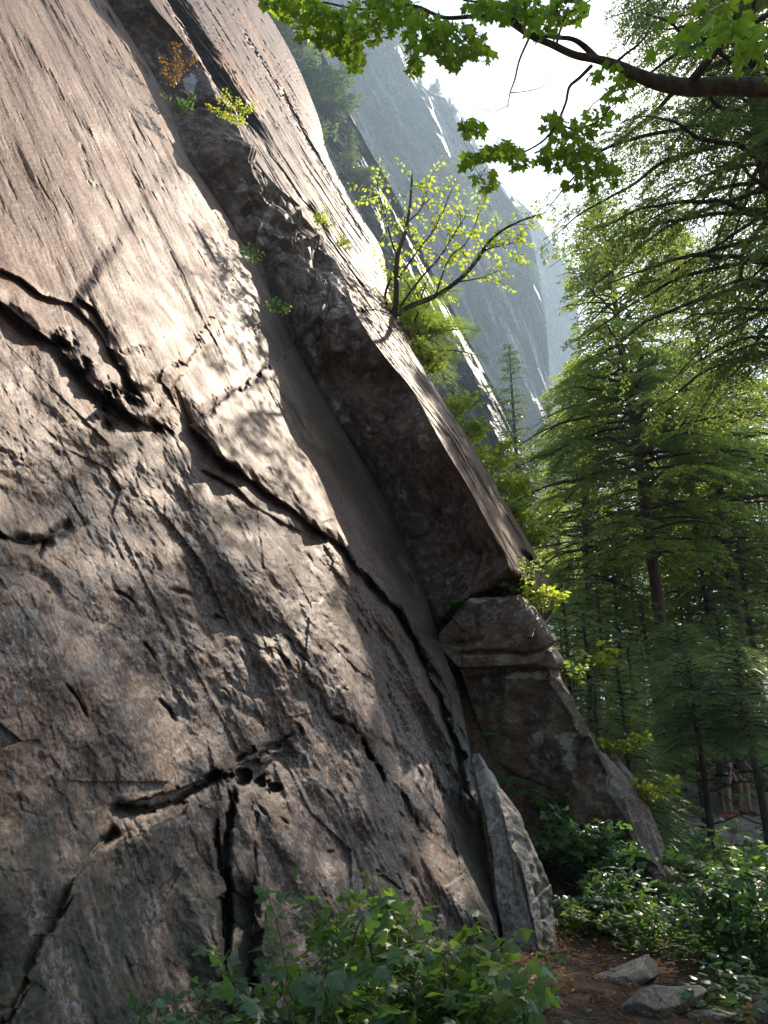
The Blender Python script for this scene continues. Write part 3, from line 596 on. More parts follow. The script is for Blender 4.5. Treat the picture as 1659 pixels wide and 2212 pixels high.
# ------------------------------------------------------------------ ground, gully, trail
def ground_z(x, y):
    r = np.hypot(x, y)
    z = .0 + .17 * sstep(r, 12, 21) + .9 * sstep(r, 21, 30) + 2.6 * sstep(r, 28, 62) + .002 * np.maximum(r - 60, 0)
    return z
def build_ground():
    # radial sheet: fine near, reaching the horizon
    rr = np.concatenate([np.linspace(.3, 14, 150), np.geomspace(14.1, 60, 110), np.geomspace(62, 900, 60)])
    aa = np.linspace(-math.pi, math.pi, 420)
    Rr, A = np.meshgrid(rr, aa, indexing='ij'); X, Y = Rr * np.sin(A), Rr * np.cos(A)
    Z = ground_z(X, Y); Q = np.stack([X, Y, 0 * X], -1)
    near = np.exp(-(Rr / 50) ** 2)
    Z = Z + near * (.07 * fbm(Q * .7, 3, .5, seed=201) + .02 * fbm(Q * 5, 3, .6, seed=203))
    # bank rising to the left of the trail, foot of the cliffs
    a = Acc(); P = np.stack([X, Y, Z], -1); a.add(P, grid_faces(*P.shape[:2])[:, ::-1])
    t = NT('forest floor'); Pn = t.n('ShaderNodeNewGeometry').outputs['Position']
    n1 = t.noise(Pn, 9, 6, .7); n2 = t.noise(Pn, .8, 4, .6); vo = t.vor(Pn, 42)
    c = t.mix(t.ramp(n1, .35, .65), (.045, .028, .02), (.13, .085, .06)); c = t.mix(t.ramp(n2, .5, .65, 0, .7), c, (.19, .135, .10))
    c = t.mix(t.ramp(t.noise(Pn, 60, 3, .6), .62, .7, 0, .5), c, (.30, .22, .15))
    t.set(t.b.inputs['Base Color'], c); t.b.inputs['Roughness'].default_value = .95; t.b.inputs['Specular IOR Level'].default_value = .1
    t.set(t.b.inputs['Normal'], t.bump(vo.outputs['Distance'], .6, .012, t.bump(n1, .8, .03)))
    M['soil'] = t.m
    o = a.build('ground', t.m, smooth=True); tag(o, kind='structure')
    # the gully: a ramp of soil between the slab and the boulders
    vs = np.linspace(1290, 2125, 200); nc = 60
    ul = interp(vs, CRACK) - 14
    ur = interp(vs, [(1290, 990), (1345, 975), (1420, 1010), (1500, 1040), (1600, 1080), (1700, 1130), (1800, 1195), (1900, 1290), (2000, 1400), (2125, 1420)])
    tl = t_plane(ul, vs, -.25)
    gz = lambda v: CAMZ / np.maximum(-(ray(1100, v)[..., 2]), .03)
    tr = interp(vs, [(1290, 11.6), (1420, 10.95), (1600, 10.55), (1800, 10.0), (1900, 9.5), (1960, 8.8), (2000, 8.1), (2125, 6.65)])
    tl = np.minimum(tl, tr + .4); tl = np.where(vs > 2040, tl * (1 - sstep(vs, 2040, 2120)) + sstep(vs, 2040, 2120) * 6.6, tl)
    s = np.linspace(0, 1, nc)[None]; U = ul[:, None] + (ur - ul)[:, None] * s; V = np.repeat(vs[:, None], nc, 1)
    T = tl[:, None] + (tr - tl)[:, None] * s ** .8
    P = pt(U, V, T); P = P + np.array([0, 0, 1]) * (.06 * fbm(P * 2, 4, .6, seed=211) + .02 * fbm(P * 11, 3, .6, seed=212))[..., None]
    a = Acc(); a.add(P, grid_faces(*P.shape[:2])); o = a.build('gully_ground', M['soil'], smooth=True); tag(o, kind='structure')
    return P
GUL = build_ground()

# trail of trodden rocky soil
def build_trail():
    rng = np.random.RandomState(5)
    c = smooth_path([(6.2, 14.5), (7.2, 17), (8.4, 20), (8.8, 23.5), (8.0, 27), (8.6, 31)], 10); a = Acc()
    T = norm(np.gradient(c, axis=0)); Nn = np.stack([T[:, 1], -T[:, 0]], -1)
    ws = np.linspace(-1, 1, 30); width = np.interp(np.linspace(0, 1, len(c)), [0, .4, .7, 1], [1.4, 2.6, 2.4, 1.2])
    X = c[:, None] + Nn[:, None] * (ws[None, :, None] * width[:, None, None])
    Q = np.concatenate([X, 0 * X[..., :1]], -1); z = ground_z(X[..., 0], X[..., 1]) + .10 * (1 - ws[None] ** 2) + .03 + .05 * fbm(Q * 2.5, 4, .6, seed=221)
    Q[..., 2] = z - .25 * (np.abs(ws[None]) > .98); a.add(Q, grid_faces(*Q.shape[:2])[:, ::-1])
    t = NT('trail soil'); Pn = t.n('ShaderNodeNewGeometry').outputs['Position']; n1 = t.noise(Pn, 7, 6, .7)
    t.set(t.b.inputs['Base Color'], t.mix(t.ramp(n1, .4, .62), (.13, .09, .07), (.26, .20, .165))); t.b.inputs['Roughness'].default_value = .9
    t.set(t.b.inputs['Normal'], t.bump(n1, .8, .05)); o = a.build('trail', t.m, smooth=True); tag(o, kind='structure')
build_trail()

def stone_mesh(seed, size, flat=.6, cuts=9):
    import bmesh
    rng = np.random.RandomState(seed)
    bm = bmesh.new(); bmesh.ops.create_icosphere(bm, subdivisions=5, radius=1.)
    V = np.array([v.co for v in bm.verts]); F_ = np.array([[l.index for l in f.verts] for f in bm.faces]); bm.free()
    for k in range(cuts):           # planes cut the ball into an angular block
        n = norm(rng.normal(size=3)); h = rng.uniform(.48, .8); dd = V @ n - h; V = V - np.where(dd > 0, dd, 0)[:, None] * n
    V = V * np.asarray(size) * np.array([1, 1, flat])
    n = norm(V); s = float(np.mean(size)); V = V + n * (.05 * s * fbm(V / s * 2 + seed, 4, .6, seed=seed % 50))[:, None]
    return V, F_
def stone(u, v, t, size, rot, seed, label, group=None, flat=.7, sink=.3, tilt=(0, 0), name='stone', mat=None):
    V, F_ = stone_mesh(seed, size, flat); a = Acc(); a.add(V, F_, 0.)
    o = a.build(name, mat or M['stone'], smooth=True, attname='tint', base=(0, 0, 0)); p = pt(u, v, t)
    o.location = (p[0], p[1], p[2] - .01); o.rotation_euler = (tilt[0], tilt[1], rot); tag(o, label, 'stone', group); return o
gN = 'stones at the near edge of the path'
stone(1358, 2110, 5.95, (.34, .20, .20), R(20), 21, 'flat topped grey stone, largest and leftmost by the path', gN, .75, tilt=(R(-8), R(-14)))
stone(1438, 2172, 5.25, (.34, .18, .18), R(10), 34, 'slanted brown stone between the large grey stone and the frame bottom', gN, .8, tilt=(R(0), R(-12)))
stone(1543, 2192, 5.05, (.17, .12, .10), R(-15), 43, 'small low stone beside the slanted brown stone', gN, .6)
stone(1652, 2200, 5.0, (.10, .10, .13), R(30), 57, 'pale stone cut by the bottom right corner of the frame', gN, .8)
# stones of the trail
tr0 = []
rng = np.random.RandomState(12)
for k in range(5):
    V, F_ = stone_mesh(300 + k, (.5, .38, .3), .55); a = Acc(); a.add(V, F_, 0.)
    o = a.build('stone', M['stone'], smooth=True, attname='tint', base=(0, 0, 0)); tr0.append(o)
k = 0
big = [(1478, 1752, .55), (1500, 1728, .35), (1530, 1722, .3), (1560, 1742, .3), (1512, 1756, .3), (1470, 1778, .5), (1500, 1790, .6), (1530, 1775, .35), (1620, 1785, .3), (1640, 1792, .35), (1655, 1772, .4), (1628, 1815, .25), (1645, 1822, .3), (1655, 1808, .25),
       (1455, 1700, .5), (1485, 1698, .3), (1520, 1700, .3), (1545, 1708, .3), (1590, 1700, .4), (1630, 1720, .4), (1650, 1740, .3), (1450, 1728, .4), (1540, 1762, .2), (1592, 1790, .25), (1556, 1800, .25), (1575, 1725, .3), (1475, 1715, .3), (1620, 1800, .2), (1505, 1772, .25), (1580, 1765, .2)]
for (u, v, s) in big:
    # meet the terrain
    t = 10.
    for _ in range(400):
        p = pt(u, v, t)
        if p[2] < ground_z(p[0], p[1]) + .12: break
        t += .05
        if t > 32: break
    o = tr0[k] if k < 5 else tr0[k % 5].copy()
    if k >= 5: col.objects.link(o)
    p = pt(u, v, t); sc = s * 1.25
    o.location = (p[0], p[1], ground_z(p[0], p[1]) + .10); o.scale = (sc * rng.uniform(.9, 1.4), sc, sc * rng.uniform(.6, 1)); o.rotation_euler = (rng.uniform(-.3, .3), rng.uniform(-.3, .3), rng.uniform(0, 6))
    tag(o, 'grey angular stone lying on the trodden trail near the two people', 'stone', 'stones scattered on the trail'); k += 1

# ------------------------------------------------------------------ far cliffs
def build_cliff(name, left, right, tl, tr, vs, seed, amp, label, lean=(0, 0), nc=200, facet=.05, bush=None):
    ul, ur = interp(vs, left), interp(vs, curve(right)); Tl, Tr = interp(vs, tl), interp(vs, tr)
    s = np.linspace(0, 1, nc)[None]; U = ul[:, None] + (ur - ul)[:, None] * s; V = np.repeat(vs[:, None], nc, 1)
    T = Tl[:, None] + (Tr - Tl)[:, None] * s; P = pt(U, V, T)
    # long ribs and gullies that run down to the right
    ax = norm(np.array([.38, -.05, -.92])); ay = norm(np.cross(ax, [0, 1, .1]))
    q = np.stack([P @ ay, P @ ax * .13, P[..., 1] * .15], -1) * facet
    d = amp * (fbm(q, 5, .55, seed=seed) + .5 * fbm(q * 3.1, 3, .6, seed=seed + 8, ridged=True))
    c, e = cells(q * 1.4, seed, 1., .4, .8); d = d + amp * .55 * c + amp * .9 * np.abs(fbm(q * np.array([.8, .5, .8]), 3, .5, seed=seed + 30))
    d = d + .12 * amp * fbm(P * facet * 4, 4, .65, seed=seed + 3)
    edge = sstep(1 - s, 0, .03)
    P = pt(U, V, T + d * edge)
    ub = ur[:, None] - np.linspace(4, 60, 5)[None]; Tb = Tr[:, None] + np.linspace(.02, .5, 5)[None] * Tr[:, None]
    B = pt(ub, np.repeat(vs[:, None], 5, 1), Tb)
    # ragged skyline
    veg = sstep(fbm(q * np.array([2.2, 3.5, 2]), 4, .6, seed=seed + 15), .12, .3) * .9
    W = np.concatenate([P, B], 1); a = Acc(); a.add(W, grid_faces(*W.shape[:2]), -np.concatenate([veg, np.zeros(B.shape[:2])], 1).ravel()); o = a.build(name, M['far'], smooth=False, attname='tint')
    tag(o, label, 'cliff', kind='structure'); return P
SK1 = [(600, -420), (700, -250), (790, -120), (845, 10), (872, 62), (900, 130), (905, 175), (938, 205), (962, 212), (985, 262), (1012, 300), (1040, 352), (1072, 392), (1098, 430), (1130, 470), (1150, 520), (1165, 600), (1180, 700), (1190, 900), (1200, 1350)]
SK2 = [(1000, 250), (1060, 360), (1108, 420), (1150, 462), (1180, 505), (1212, 560), (1238, 598), (1246, 650), (1252, 720), (1262, 850), (1275, 1000), (1300, 1350)]
left1 = [(v, u - 130) for v, u in SIL if v < 1300] + [(1400, 1050)]
C2 = build_cliff('cliff', [(250, 900), (1400, 1000)], SK2, [(250, 260), (1350, 235)], [(250, 330), (1350, 300)], np.linspace(250, 1350, 300), 401, 16., 'far hazy grey buttress of the cliff above the forest', facet=.055)
C1 = build_cliff('cliff', left1, SK1, [(-420, 175), (0, 150), (1350, 105)], [(-420, 240), (0, 215), (600, 190), (1350, 170)], np.linspace(-420, 1350, 600), 421, 14., 'steep blue grey cliff with vertical faces behind the slab', facet=.075, nc=280)
SK3 = [(560, -100), (640, -20), (672, 60), (700, 120), (742, 205), (780, 290), (826, 372), (868, 450), (900, 520), (940, 600), (990, 690), (1040, 790), (1090, 880), (1130, 980), (1180, 1110), (1240, 1260), (1290, 1350)]
C3 = build_cliff('cliff', left1, SK3, [(-100, 62), (1350, 40)], [(-100, 74), (600, 62), (1350, 52)], np.linspace(-100, 1350, 420), 441, 2.2, 'pale smooth granite slabs sloping down behind the buttress', facet=.22)

# ------------------------------------------------------------------ vegetation builders
UP = np.array([0, 0, 1.])
SPRIG = (np.array([[0, 0, 0], [-.16, .22, .05], [-.02, .30, 0], [-.20, .55, .04], [0, .62, 0], [0, 1., -.05], [.02, .62, 0], [.20, .5, .04], [.02, .28, 0], [.16, .2, .05]]),
         [np.array([[0, 8, 9], [0, 2, 8], [0, 1, 2], [2, 6, 8], [8, 6, 7], [2, 4, 6], [2, 3, 4], [4, 5, 6]])])
DIAM = (np.array([[0, 0, 0], [-.24, .5, .03], [0, 1., -.04], [.24, .42, .03]]), [np.array([[0, 3, 1], [1, 3, 2]])])
# comb of needles: a twig tip with five pairs
def _comb(n=6, w=.26, nl=.30):
    v = []; f = []
    for k in range(n):
        y = (k + .3) / n; L = nl * (1 - .45 * y)
        for s in (-1, 1):
            i = len(v); v += [[0, y - .035, 0], [0, y + .045, 0], [s * L * .8, y + .16, .05]]; f.append([i, i + 1, i + 2] if s < 0 else [i, i + 2, i + 1])
    i = len(v); v += [[-.035, 0, 0], [.035, 0, 0], [0, 1.1, 0]]; f.append([i, i + 1, i + 2])
    return np.array(v), [np.array(f)]
COMB = _comb()

def conifer(base, H, R_, rng, crown0=.15, nbr=90, twig=.13, sprig=.09, tmpl=DIAM, droop=.35, rise=.15, bend=(0, 0), trunk_r=None, dens=1., power=.8, dead=8, elev=None, az_only=None, hang=0., top_r=.02, parts=None, curtain=0., minL=.25, gap=None):
    """returns accumulators trunk, branches, crown and dead twigs for one conifer"""
    base = np.asarray(base, float); tr, br, cr, de = Acc(), Acc(), Acc(), Acc()
    trunk_r = trunk_r or H * .011
    z = np.linspace(0, 1, 14); path = base + np.stack([bend[0] * z ** 2 + .04 * np.sin(z * 5 + rng.rand() * 6), bend[1] * z ** 2 + .04 * np.cos(z * 4), z * H - .3 * (z == 0)], -1)
    tr.add(*tube(path, trunk_r * (1 - z) ** .8 + top_r, 12))
    def at(f): return np.array([np.interp(f, z, path[:, i]) for i in range(3)])
    pos, dd, nn, sc = [], [], [], []
    hs = crown0 + (1 - crown0) * (np.linspace(0, 1, nbr) ** .95); az = rng.rand() * 6.28
    for i, f in enumerate(hs):
        az += 2.4 + rng.normal() * .35
        if az_only is not None: a = az_only[0] + (rng.rand() - .5) * az_only[1]
        else: a = az
        g = (f - crown0) / (1 - crown0)
        L = max(R_ * (1 - g) ** power * (rng.uniform(.45, 1.15) if R_ > 2 else rng.uniform(.6, 1.1)) * (1 + .5 * float(pnoise(np.array([math.cos(a) * 1.2, math.sin(a) * 1.2, f * 7.]), 5))) * min(1, .55 + 2.2 * g), minL * rng.uniform(.5, 1.))
        o = at(f); d = np.array([math.cos(a), math.sin(a), 0]); k = max(8, int(L / .16)); s = np.linspace(0, 1, k)
        up = rise + .5 * g ** 2
        wob = .04 * L * fbm(np.stack([s * 3, 0 * s + i, 0 * s], -1), 2)[:, None] * np.array([-d[1], d[0], .5])
        bp = o + d * (s * L)[:, None] + UP * ((up * s - droop * s ** 2) * L)[:, None] + wob
        br.add(*tube(bp, (.012 + .011 * L) * (1 - s) ** .8 + .003, 5, cap=False))
        bt = norm(np.gradient(bp, axis=0))
        # side twigs
        nt_ = max(4, int(L / twig)); ss = np.linspace(.12, 1, nt_) + rng.normal(size=nt_) * .01
        for j, q in enumerate(ss):
            q = min(max(q, .05), 1)
            if rng.rand() > .94 or (gap is not None and float(pnoise(np.array([np.interp(q, s, bp[:, m]) for m in range(3)]) * gap[0], 3)) < gap[1]): continue
            for side in (-1, 1):
                l2 = (.46 * L * (1 - q) ** .7 * min(1, q * 3. + .2) + .14) * rng.uniform(.65, 1.15)
                o2 = np.array([np.interp(q, s, bp[:, m]) for m in range(3)]); t2 = np.array([np.interp(q, s, bt[:, m]) for m in range(3)])
                perp = norm(np.cross(UP, t2)) * side; d2 = norm(perp * .85 + t2 * .62 + UP * rng.uniform(-.15, .12))
                m = max(2, int(l2 / (sprig * .55) * dens)); u = (np.arange(m) + rng.rand(m)) / m
                p2 = o2 + d2 * (u * l2)[:, None] - UP * ((.30 + hang) * l2 * u ** 2)[:, None]
                sd = np.where(np.arange(m) % 2 == 0, 1., -1.)[:, None]; prp = np.cross(d2, UP)[None]
                dn = norm(d2[None] * .75 + prp * sd * .75 + UP * (rng.normal(size=(m, 1)) * .22 - .12 - hang * .9))
                pos.append(p2); dd.append(dn); nn.append(UP + rng.normal(size=(m, 3)) * .38); sc.append(sprig * rng.uniform(.7, 1.35, m))
                if curtain and rng.rand() < curtain:
                    m = int(rng.uniform(3, 9)); p3 = o2 + d2 * l2 * rng.rand() - UP * (np.arange(m) * sprig * .6)[:, None] + rng.normal(size=(m, 3)) * .015
                    pos.append(p3); dd.append(norm(-UP + rng.normal(size=(m, 3)) * .45)); nn.append(rng.normal(size=(m, 3))); sc.append(sprig * rng.uniform(.7, 1.2, m))
    pos, dd, nn, sc = map(np.concatenate, (pos, dd, nn, sc))
    X, Y, Z = frame(dd, nn); cr.add(*scatter(*tmpl, pos, X, Y, Z, sc))
    for i in range(dead):
        f = rng.uniform(.04, crown0 + .2); a = rng.rand() * 6.28; L = rng.uniform(.5, 1.6); s = np.linspace(0, 1, 6)
        de.add(*tube(at(f) + np.array([math.cos(a), math.sin(a), 0]) * (s * L)[:, None] + UP * ((-.1 * s + .12 * np.sin(s * 4 + i)) * L)[:, None], .014 * (1 - s) + .003, 4, cap=False))
    return tr, br, cr, de
def put_conifer(base, acc, mat, label, group=None, name='hemlock_tree', cat='tree', bark='bark'):
    tr, br, cr, de = acc; e = empty(name, base, label, cat, group)
    for x in (br, de):
        if x.n:
            for k, v in x.f.items(): tr.f.setdefault(k, []).extend([y + tr.n for y in v])
            tr.v += x.v; tr.att += x.att; tr.n += x.n
    tr.build('trunk', M[bark], e, smooth=True); cr.build('crown', M[mat], e)
    return e
def place(e, loc, rz=0., s=1., label=None, group=None):
    c = copy_tree(e); c.location = tuple(float(a) for a in loc); c.rotation_euler = (0, 0, rz); c.scale = (s, s, s); tag(c, label, None, group); return c
def gp(u, dist, zoff=0.):
    """ground point under picture column u at a forward distance"""
    x = (u - 829.5) / F; y = dist
    # ray azimuth for a point near the horizon
    X = x * dist / math.cos(PITCH) * 1.0
    return np.array([X, y, float(ground_z(X, y)) + zoff])

# ------------------------------------------------------------------ forest
GF = 'conifers of the forest on the right'
rng = np.random.RandomState(21)
# main hemlock: apex near (1290,478), trunk at (1370,1300)
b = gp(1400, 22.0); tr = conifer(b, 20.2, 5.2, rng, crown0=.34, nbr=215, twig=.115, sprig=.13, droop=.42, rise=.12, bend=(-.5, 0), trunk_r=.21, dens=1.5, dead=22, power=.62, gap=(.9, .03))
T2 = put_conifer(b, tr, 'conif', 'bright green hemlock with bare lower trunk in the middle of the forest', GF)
# large near hemlock, crown fills the upper right
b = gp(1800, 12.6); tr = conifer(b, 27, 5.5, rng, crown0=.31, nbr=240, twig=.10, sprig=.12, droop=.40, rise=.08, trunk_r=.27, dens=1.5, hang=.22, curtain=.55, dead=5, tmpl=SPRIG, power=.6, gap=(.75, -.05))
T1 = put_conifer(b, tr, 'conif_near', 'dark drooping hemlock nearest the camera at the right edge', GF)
# grey green fir behind the buttress, trunk at (1115,1000)
b = gp(1122, 33.); tr = conifer(b, 19.6, 3.1, rng, crown0=.2, nbr=120, twig=.14, sprig=.17, droop=.3, rise=-.02, trunk_r=.17, dens=1.5, dead=12, power=.7, gap=(.6, -.2))
T3 = put_conifer(b, tr, 'conif_far', 'thin grey green fir rising just right of the buttress', GF)
# companions of the middle distance, copies with their own place
srcs = [T2, T3]
lst = [(1560, 25.5, 1.02, 1, 'hemlock filling the right edge behind the dark near hemlock', 0), (1255, 27., .78, 2.2, 'smaller hemlock left of the bright green one, deep in the forest', 0), (1640, 29, .72, 4, 'shorter hemlock at the right frame edge behind the trail', 0),
       (1460, 33, .92, 5, 'slim hemlock behind the bare trunk of the bright green one', 0), (1200, 40, 1.0, .6, 'far fir just right of the thin grey green fir', 1), (1340, 43, 1.1, 3, 'far fir seen between the two front hemlocks', 1), (1580, 40, 1.15, 1.5, 'far fir behind the people on the trail', 1),
       (1290, 52, 1.2, 2, 'distant fir among the crowd of trunks', 1), (1420, 55, 1.2, 4, 'distant fir right of the crowd of trunks', 1), (1510, 60, 1.25, .3, 'most distant fir toward the valley', 1), (1240, 62, 1.1, .9, 'distant fir at the foot of the cliff', 1),
       (1610, 70, 1.3, 1.1, 'last fir before the open valley', 1), (1385, 72, 1.3, 2.6, 'last fir under the cliff', 1)]
for (u, dd_, s, rz, lab, k) in lst:
    place(srcs[k], gp(u, dd_), rz, s, lab, GF)
# bare thin trunks standing in the shade behind
b = gp(1500, 26.); tr = conifer(b, 11, 2.4, rng, crown0=.35, nbr=80, twig=.13, sprig=.15, droop=.4, trunk_r=.10, dead=40, dens=1.5)
TB = put_conifer(b, tr, 'conif', 'spindly shaded hemlock with many dead twigs right of the bright one', 'spindly shaded trunks')
for (u, dd_, s, rz, lab) in ((1310, 28, .9, 1, 'spindly shaded hemlock left of the bare trunk'), (1345, 31, 1., 2, 'spindly hemlock directly behind the bare trunk'), (1445, 30, .85, 3, 'spindly shaded hemlock close right of the bare trunk'), (1585, 27, 1.1, 4, 'spindly shaded hemlock above the people'), (1635, 33, .9, 5, 'spindly hemlock at the right edge with dead twigs'), (1225, 30, .8, 2.6, 'spindly hemlock close to the buttress end'), (1405, 38, 1., .6, 'farther spindly hemlock in the middle of the forest')):
    place(TB, gp(u, dd_), rz, s, lab, 'spindly shaded trunks')

# low saplings with flat drooping sprays in front of the forest
GS = 'hemlock saplings along the boulders'
b = gp(1330, 12.6, -.1)
def sapling(b, H, R_, seed, label, nbr=44, mat='cedar', power=.7, rise=.2, droop=.5):
    tr = conifer(b, H, R_, np.random.RandomState(seed), crown0=.08, nbr=nbr, twig=.085, sprig=.125, droop=droop, rise=rise, trunk_r=.03 + H * .006, dens=1.3, tmpl=COMB, dead=3, hang=.15, power=power)
    return put_conifer(b, tr, mat, label, GS, name='hemlock_sapling', cat='sapling', bark='twig')
def at_px(u, v, t, H, f=.6):      # base so that height f*H appears at (u, v)
    p = pt(u, v, t); return np.array([p[0], p[1], p[2] - f * H])
def on_g(u, y):
    z = 0.
    for _ in range(4):
        f = math.cos(PITCH) * y + math.sin(PITCH) * (z - CAMZ); x = (u - 829.5) / F * f; z = float(ground_z(x, y))
    return np.array([x, y, z])
sap = [(1195, 1235, 13.4, 1.15, 'sapling behind the buttress tip and the perched boulder'), (1300, 1330, 12.6, 1.35, 'sapling with pale sprays just right of the perched boulder'), (1375, 1440, 12.6, 1.0, 'sapling with silvery sprays in the middle of the thicket'),
       (1540, 1420, 14.2, 1.5, 'sapling arching over the trail left of the people'), (1375, 1530, 11.6, 1.1, 'low sapling against the upper edge of the leaning boulder'), (1660, 1400, 13.8, 1.6, 'sapling at the right edge hiding the heads of the people'), (1400, 1560, 16.0, .8, 'low sapling left of the trail stones'), (1255, 1270, 15.5, 1.4, 'taller sapling behind the pale sprays'), (1600, 1330, 22., 2.0, 'sapling in the dark gap right of the bare trunk'), (1440, 1300, 21., 2.0, 'sapling under the bare trunk'),
       (1340, 1260, 18., 1.7, 'sapling left of the bare trunk of the bright green hemlock'), (1520, 1350, 18.5, 1.6, 'sapling between the bare trunk and the people'), (1395, 1400, 16., 1.4, 'middle sized sapling in the second row of the thicket'), (1325, 1470, 11.2, .9, 'smallest sapling, leaning over the boulder skyline')]
sap = [(u, v, y, on_g(u, y), r, lab) for u, v, y, r, lab in sap]
def top_h(u, v, y, b):
    d = ray(u, v); return max(1.2, float(d[2] / d[1] * y + CAMZ - b[2]))
sap = [(b, top_h(u, v, y, b), r, lab) for u, v, y, b, r, lab in sap]
protos = {}
high = [3, 5, 6, 11]; hp = None
for i, (b, H, R_, lab) in enumerate(sap):
    if i in high:
        if hp is None:
            tr = conifer(b, H, R_, np.random.RandomState(57), crown0=.54, nbr=56, twig=.085, sprig=.125, droop=.45, rise=.2, trunk_r=.05, dens=1.5, tmpl=COMB, dead=14, hang=.15, power=.5); hp = (put_conifer(b, tr, 'cedar', lab, GS, name='hemlock_sapling', cat='sapling', bark='twig'), H)
        else: place(hp[0], b, i * 2.2, H / hp[1], lab, GS)
        continue
    if i < 3: protos[i] = sapling(b, H, R_, 50 + i, lab, nbr=int(60 + 8 * i)); protos[i]['_h'] = H; protos[i]['_r'] = R_
    else:
        k = i % 3; src = protos[k]; s = H / src['_h']; c = place(src, b, i * 1.7, s, lab, GS); c.scale = (R_ / src['_r'], R_ / src['_r'], s)
protos_ = list(protos.values())
for o in list(protos.values()) + [o for o in col.objects if '_h' in o]:
    for k in ('_h', '_r'):
        if k in o: del o[k]

for i, (u, y, s_) in enumerate(((1235, 22, 1.1), (1290, 25, 1.3), (1370, 27, 1.2), (1415, 24, 1.), (1480, 29, 1.4), (1530, 26, 1.), (1575, 32, 1.5), (1620, 30, 1.3), (1655, 27, 1.2), (1330, 34, 1.6), (1450, 38, 1.8), (1550, 42, 1.9), (1240, 36, 1.7), (1640, 44, 1.9))):
    place(protos_[i % 3], on_g(u, y), i * 2.1, s_, 'young hemlock of the shaded understory among the far trunks', 'young hemlocks of the far understory')
# unseen forest behind and beside the viewpoint, added to cut the sky fill
for x, y, s_, k in ((2.5, -5.5, 1.05, 0), (7.5, -1.5, .95, 1), (-3.5, -9., 1.1, 0), (9.5, 4.5, .85, 0), (6.5, -9, 1.1, 0), (13, -3, 1.1, 1)):
    place(srcs[k], (x, y, float(ground_z(x, y))), x, s_, 'hemlock of the same forest added out of frame around the viewpoint to dim the sky light', GF + ' and around the viewpoint')

# ------------------------------------------------------------------ broad leaves
def lobed(lobes, notch=.35, teeth=0):
    """outline of a palmate leaf, stalk at the origin, tip along +y, gently folded"""
    pts = [(0, 0)]
    for k, (ang, L, wd) in enumerate(lobes):
        a = math.radians(ang); d = np.array([math.sin(a), math.cos(a)]); p = np.array([d[1], -d[0]])
        c = np.array([0, .12])
        for (f, s_) in ((.62, -wd), (.74, -wd * 1.05), (1., 0), (.74, wd * 1.05), (.62, wd)): pts.append(tuple(c + d * L * f + p * s_))
        if k < len(lobes) - 1:
            a2 = math.radians((ang + lobes[k + 1][0]) / 2); pts.append((math.sin(a2) * L * notch, .12 + math.cos(a2) * L * notch))
    Q = []
    for k in range(len(pts)):
        p, q = np.array(pts[k]), np.array(pts[(k + 1) % len(pts)]); Q.append(p); m = (p + q) / 2; c0 = np.array([0, .3])
        if 0 < k < len(pts) - 1: Q.append(m + (c0 - m) * .09)
    pts = Q; P = np.array(pts); z = -.22 * np.abs(P[:, 0]) ** 1.3 - .12 * P[:, 1] ** 2
    V = np.concatenate([[[0, .14, .02]], np.column_stack([P, z])]); n = len(P); i = np.arange(n)
    return V, [np.stack([np.zeros(n, int), 1 + (i + 1) % n, 1 + i], -1)]
MAPLE = lobed([(-112, .46, .10), (-55, .76, .16), (0, .92, .17), (55, .76, .16), (112, .46, .10)], .66)
BERRY = lobed([(-70, .62, .13), (0, .95, .19), (70, .62, .13)], .62)
def _oval(w=.36, n=5):
    y = np.linspace(0, 1, n + 1); hw = w * np.sin(np.pi * y ** .8) ** .8 * (1 + .12 * (np.arange(n + 1) % 2)); V = []; 
    for a, b in zip(y, hw): V += [[-b, a, -.25 * b - .1 * a * a], [0, a, .03 - .1 * a * a], [b, a, -.25 * b - .1 * a * a]]
    f = []
    for k in range(n):
        i = 3 * k; f += [[i, i + 1, i + 4, i + 3], [i + 1, i + 2, i + 5, i + 4]]
    return np.array(V), [np.array(f)]
OVAL = _oval(); OVALS = _oval(.30, 3)
def _trifol():
    V0, f0 = _oval(.34, 4); Vs, Fs = [], []; n = 0
    for ang, s_, o in ((0, 1., (0, .25)), (-72, .8, (0, .2)), (72, .8, (0, .2))):
        a = math.radians(ang); c, s = math.cos(a), math.sin(a); W = V0 * s_ * .75
        W = np.column_stack([W[:, 0] * c + W[:, 1] * s + o[0], -W[:, 0] * s + W[:, 1] * c + o[1], W[:, 2]]); Vs.append(W); Fs.append(f0[0] + n); n += len(W)
    return np.concatenate(Vs), [np.concatenate(Fs)]
TRI = _trifol()

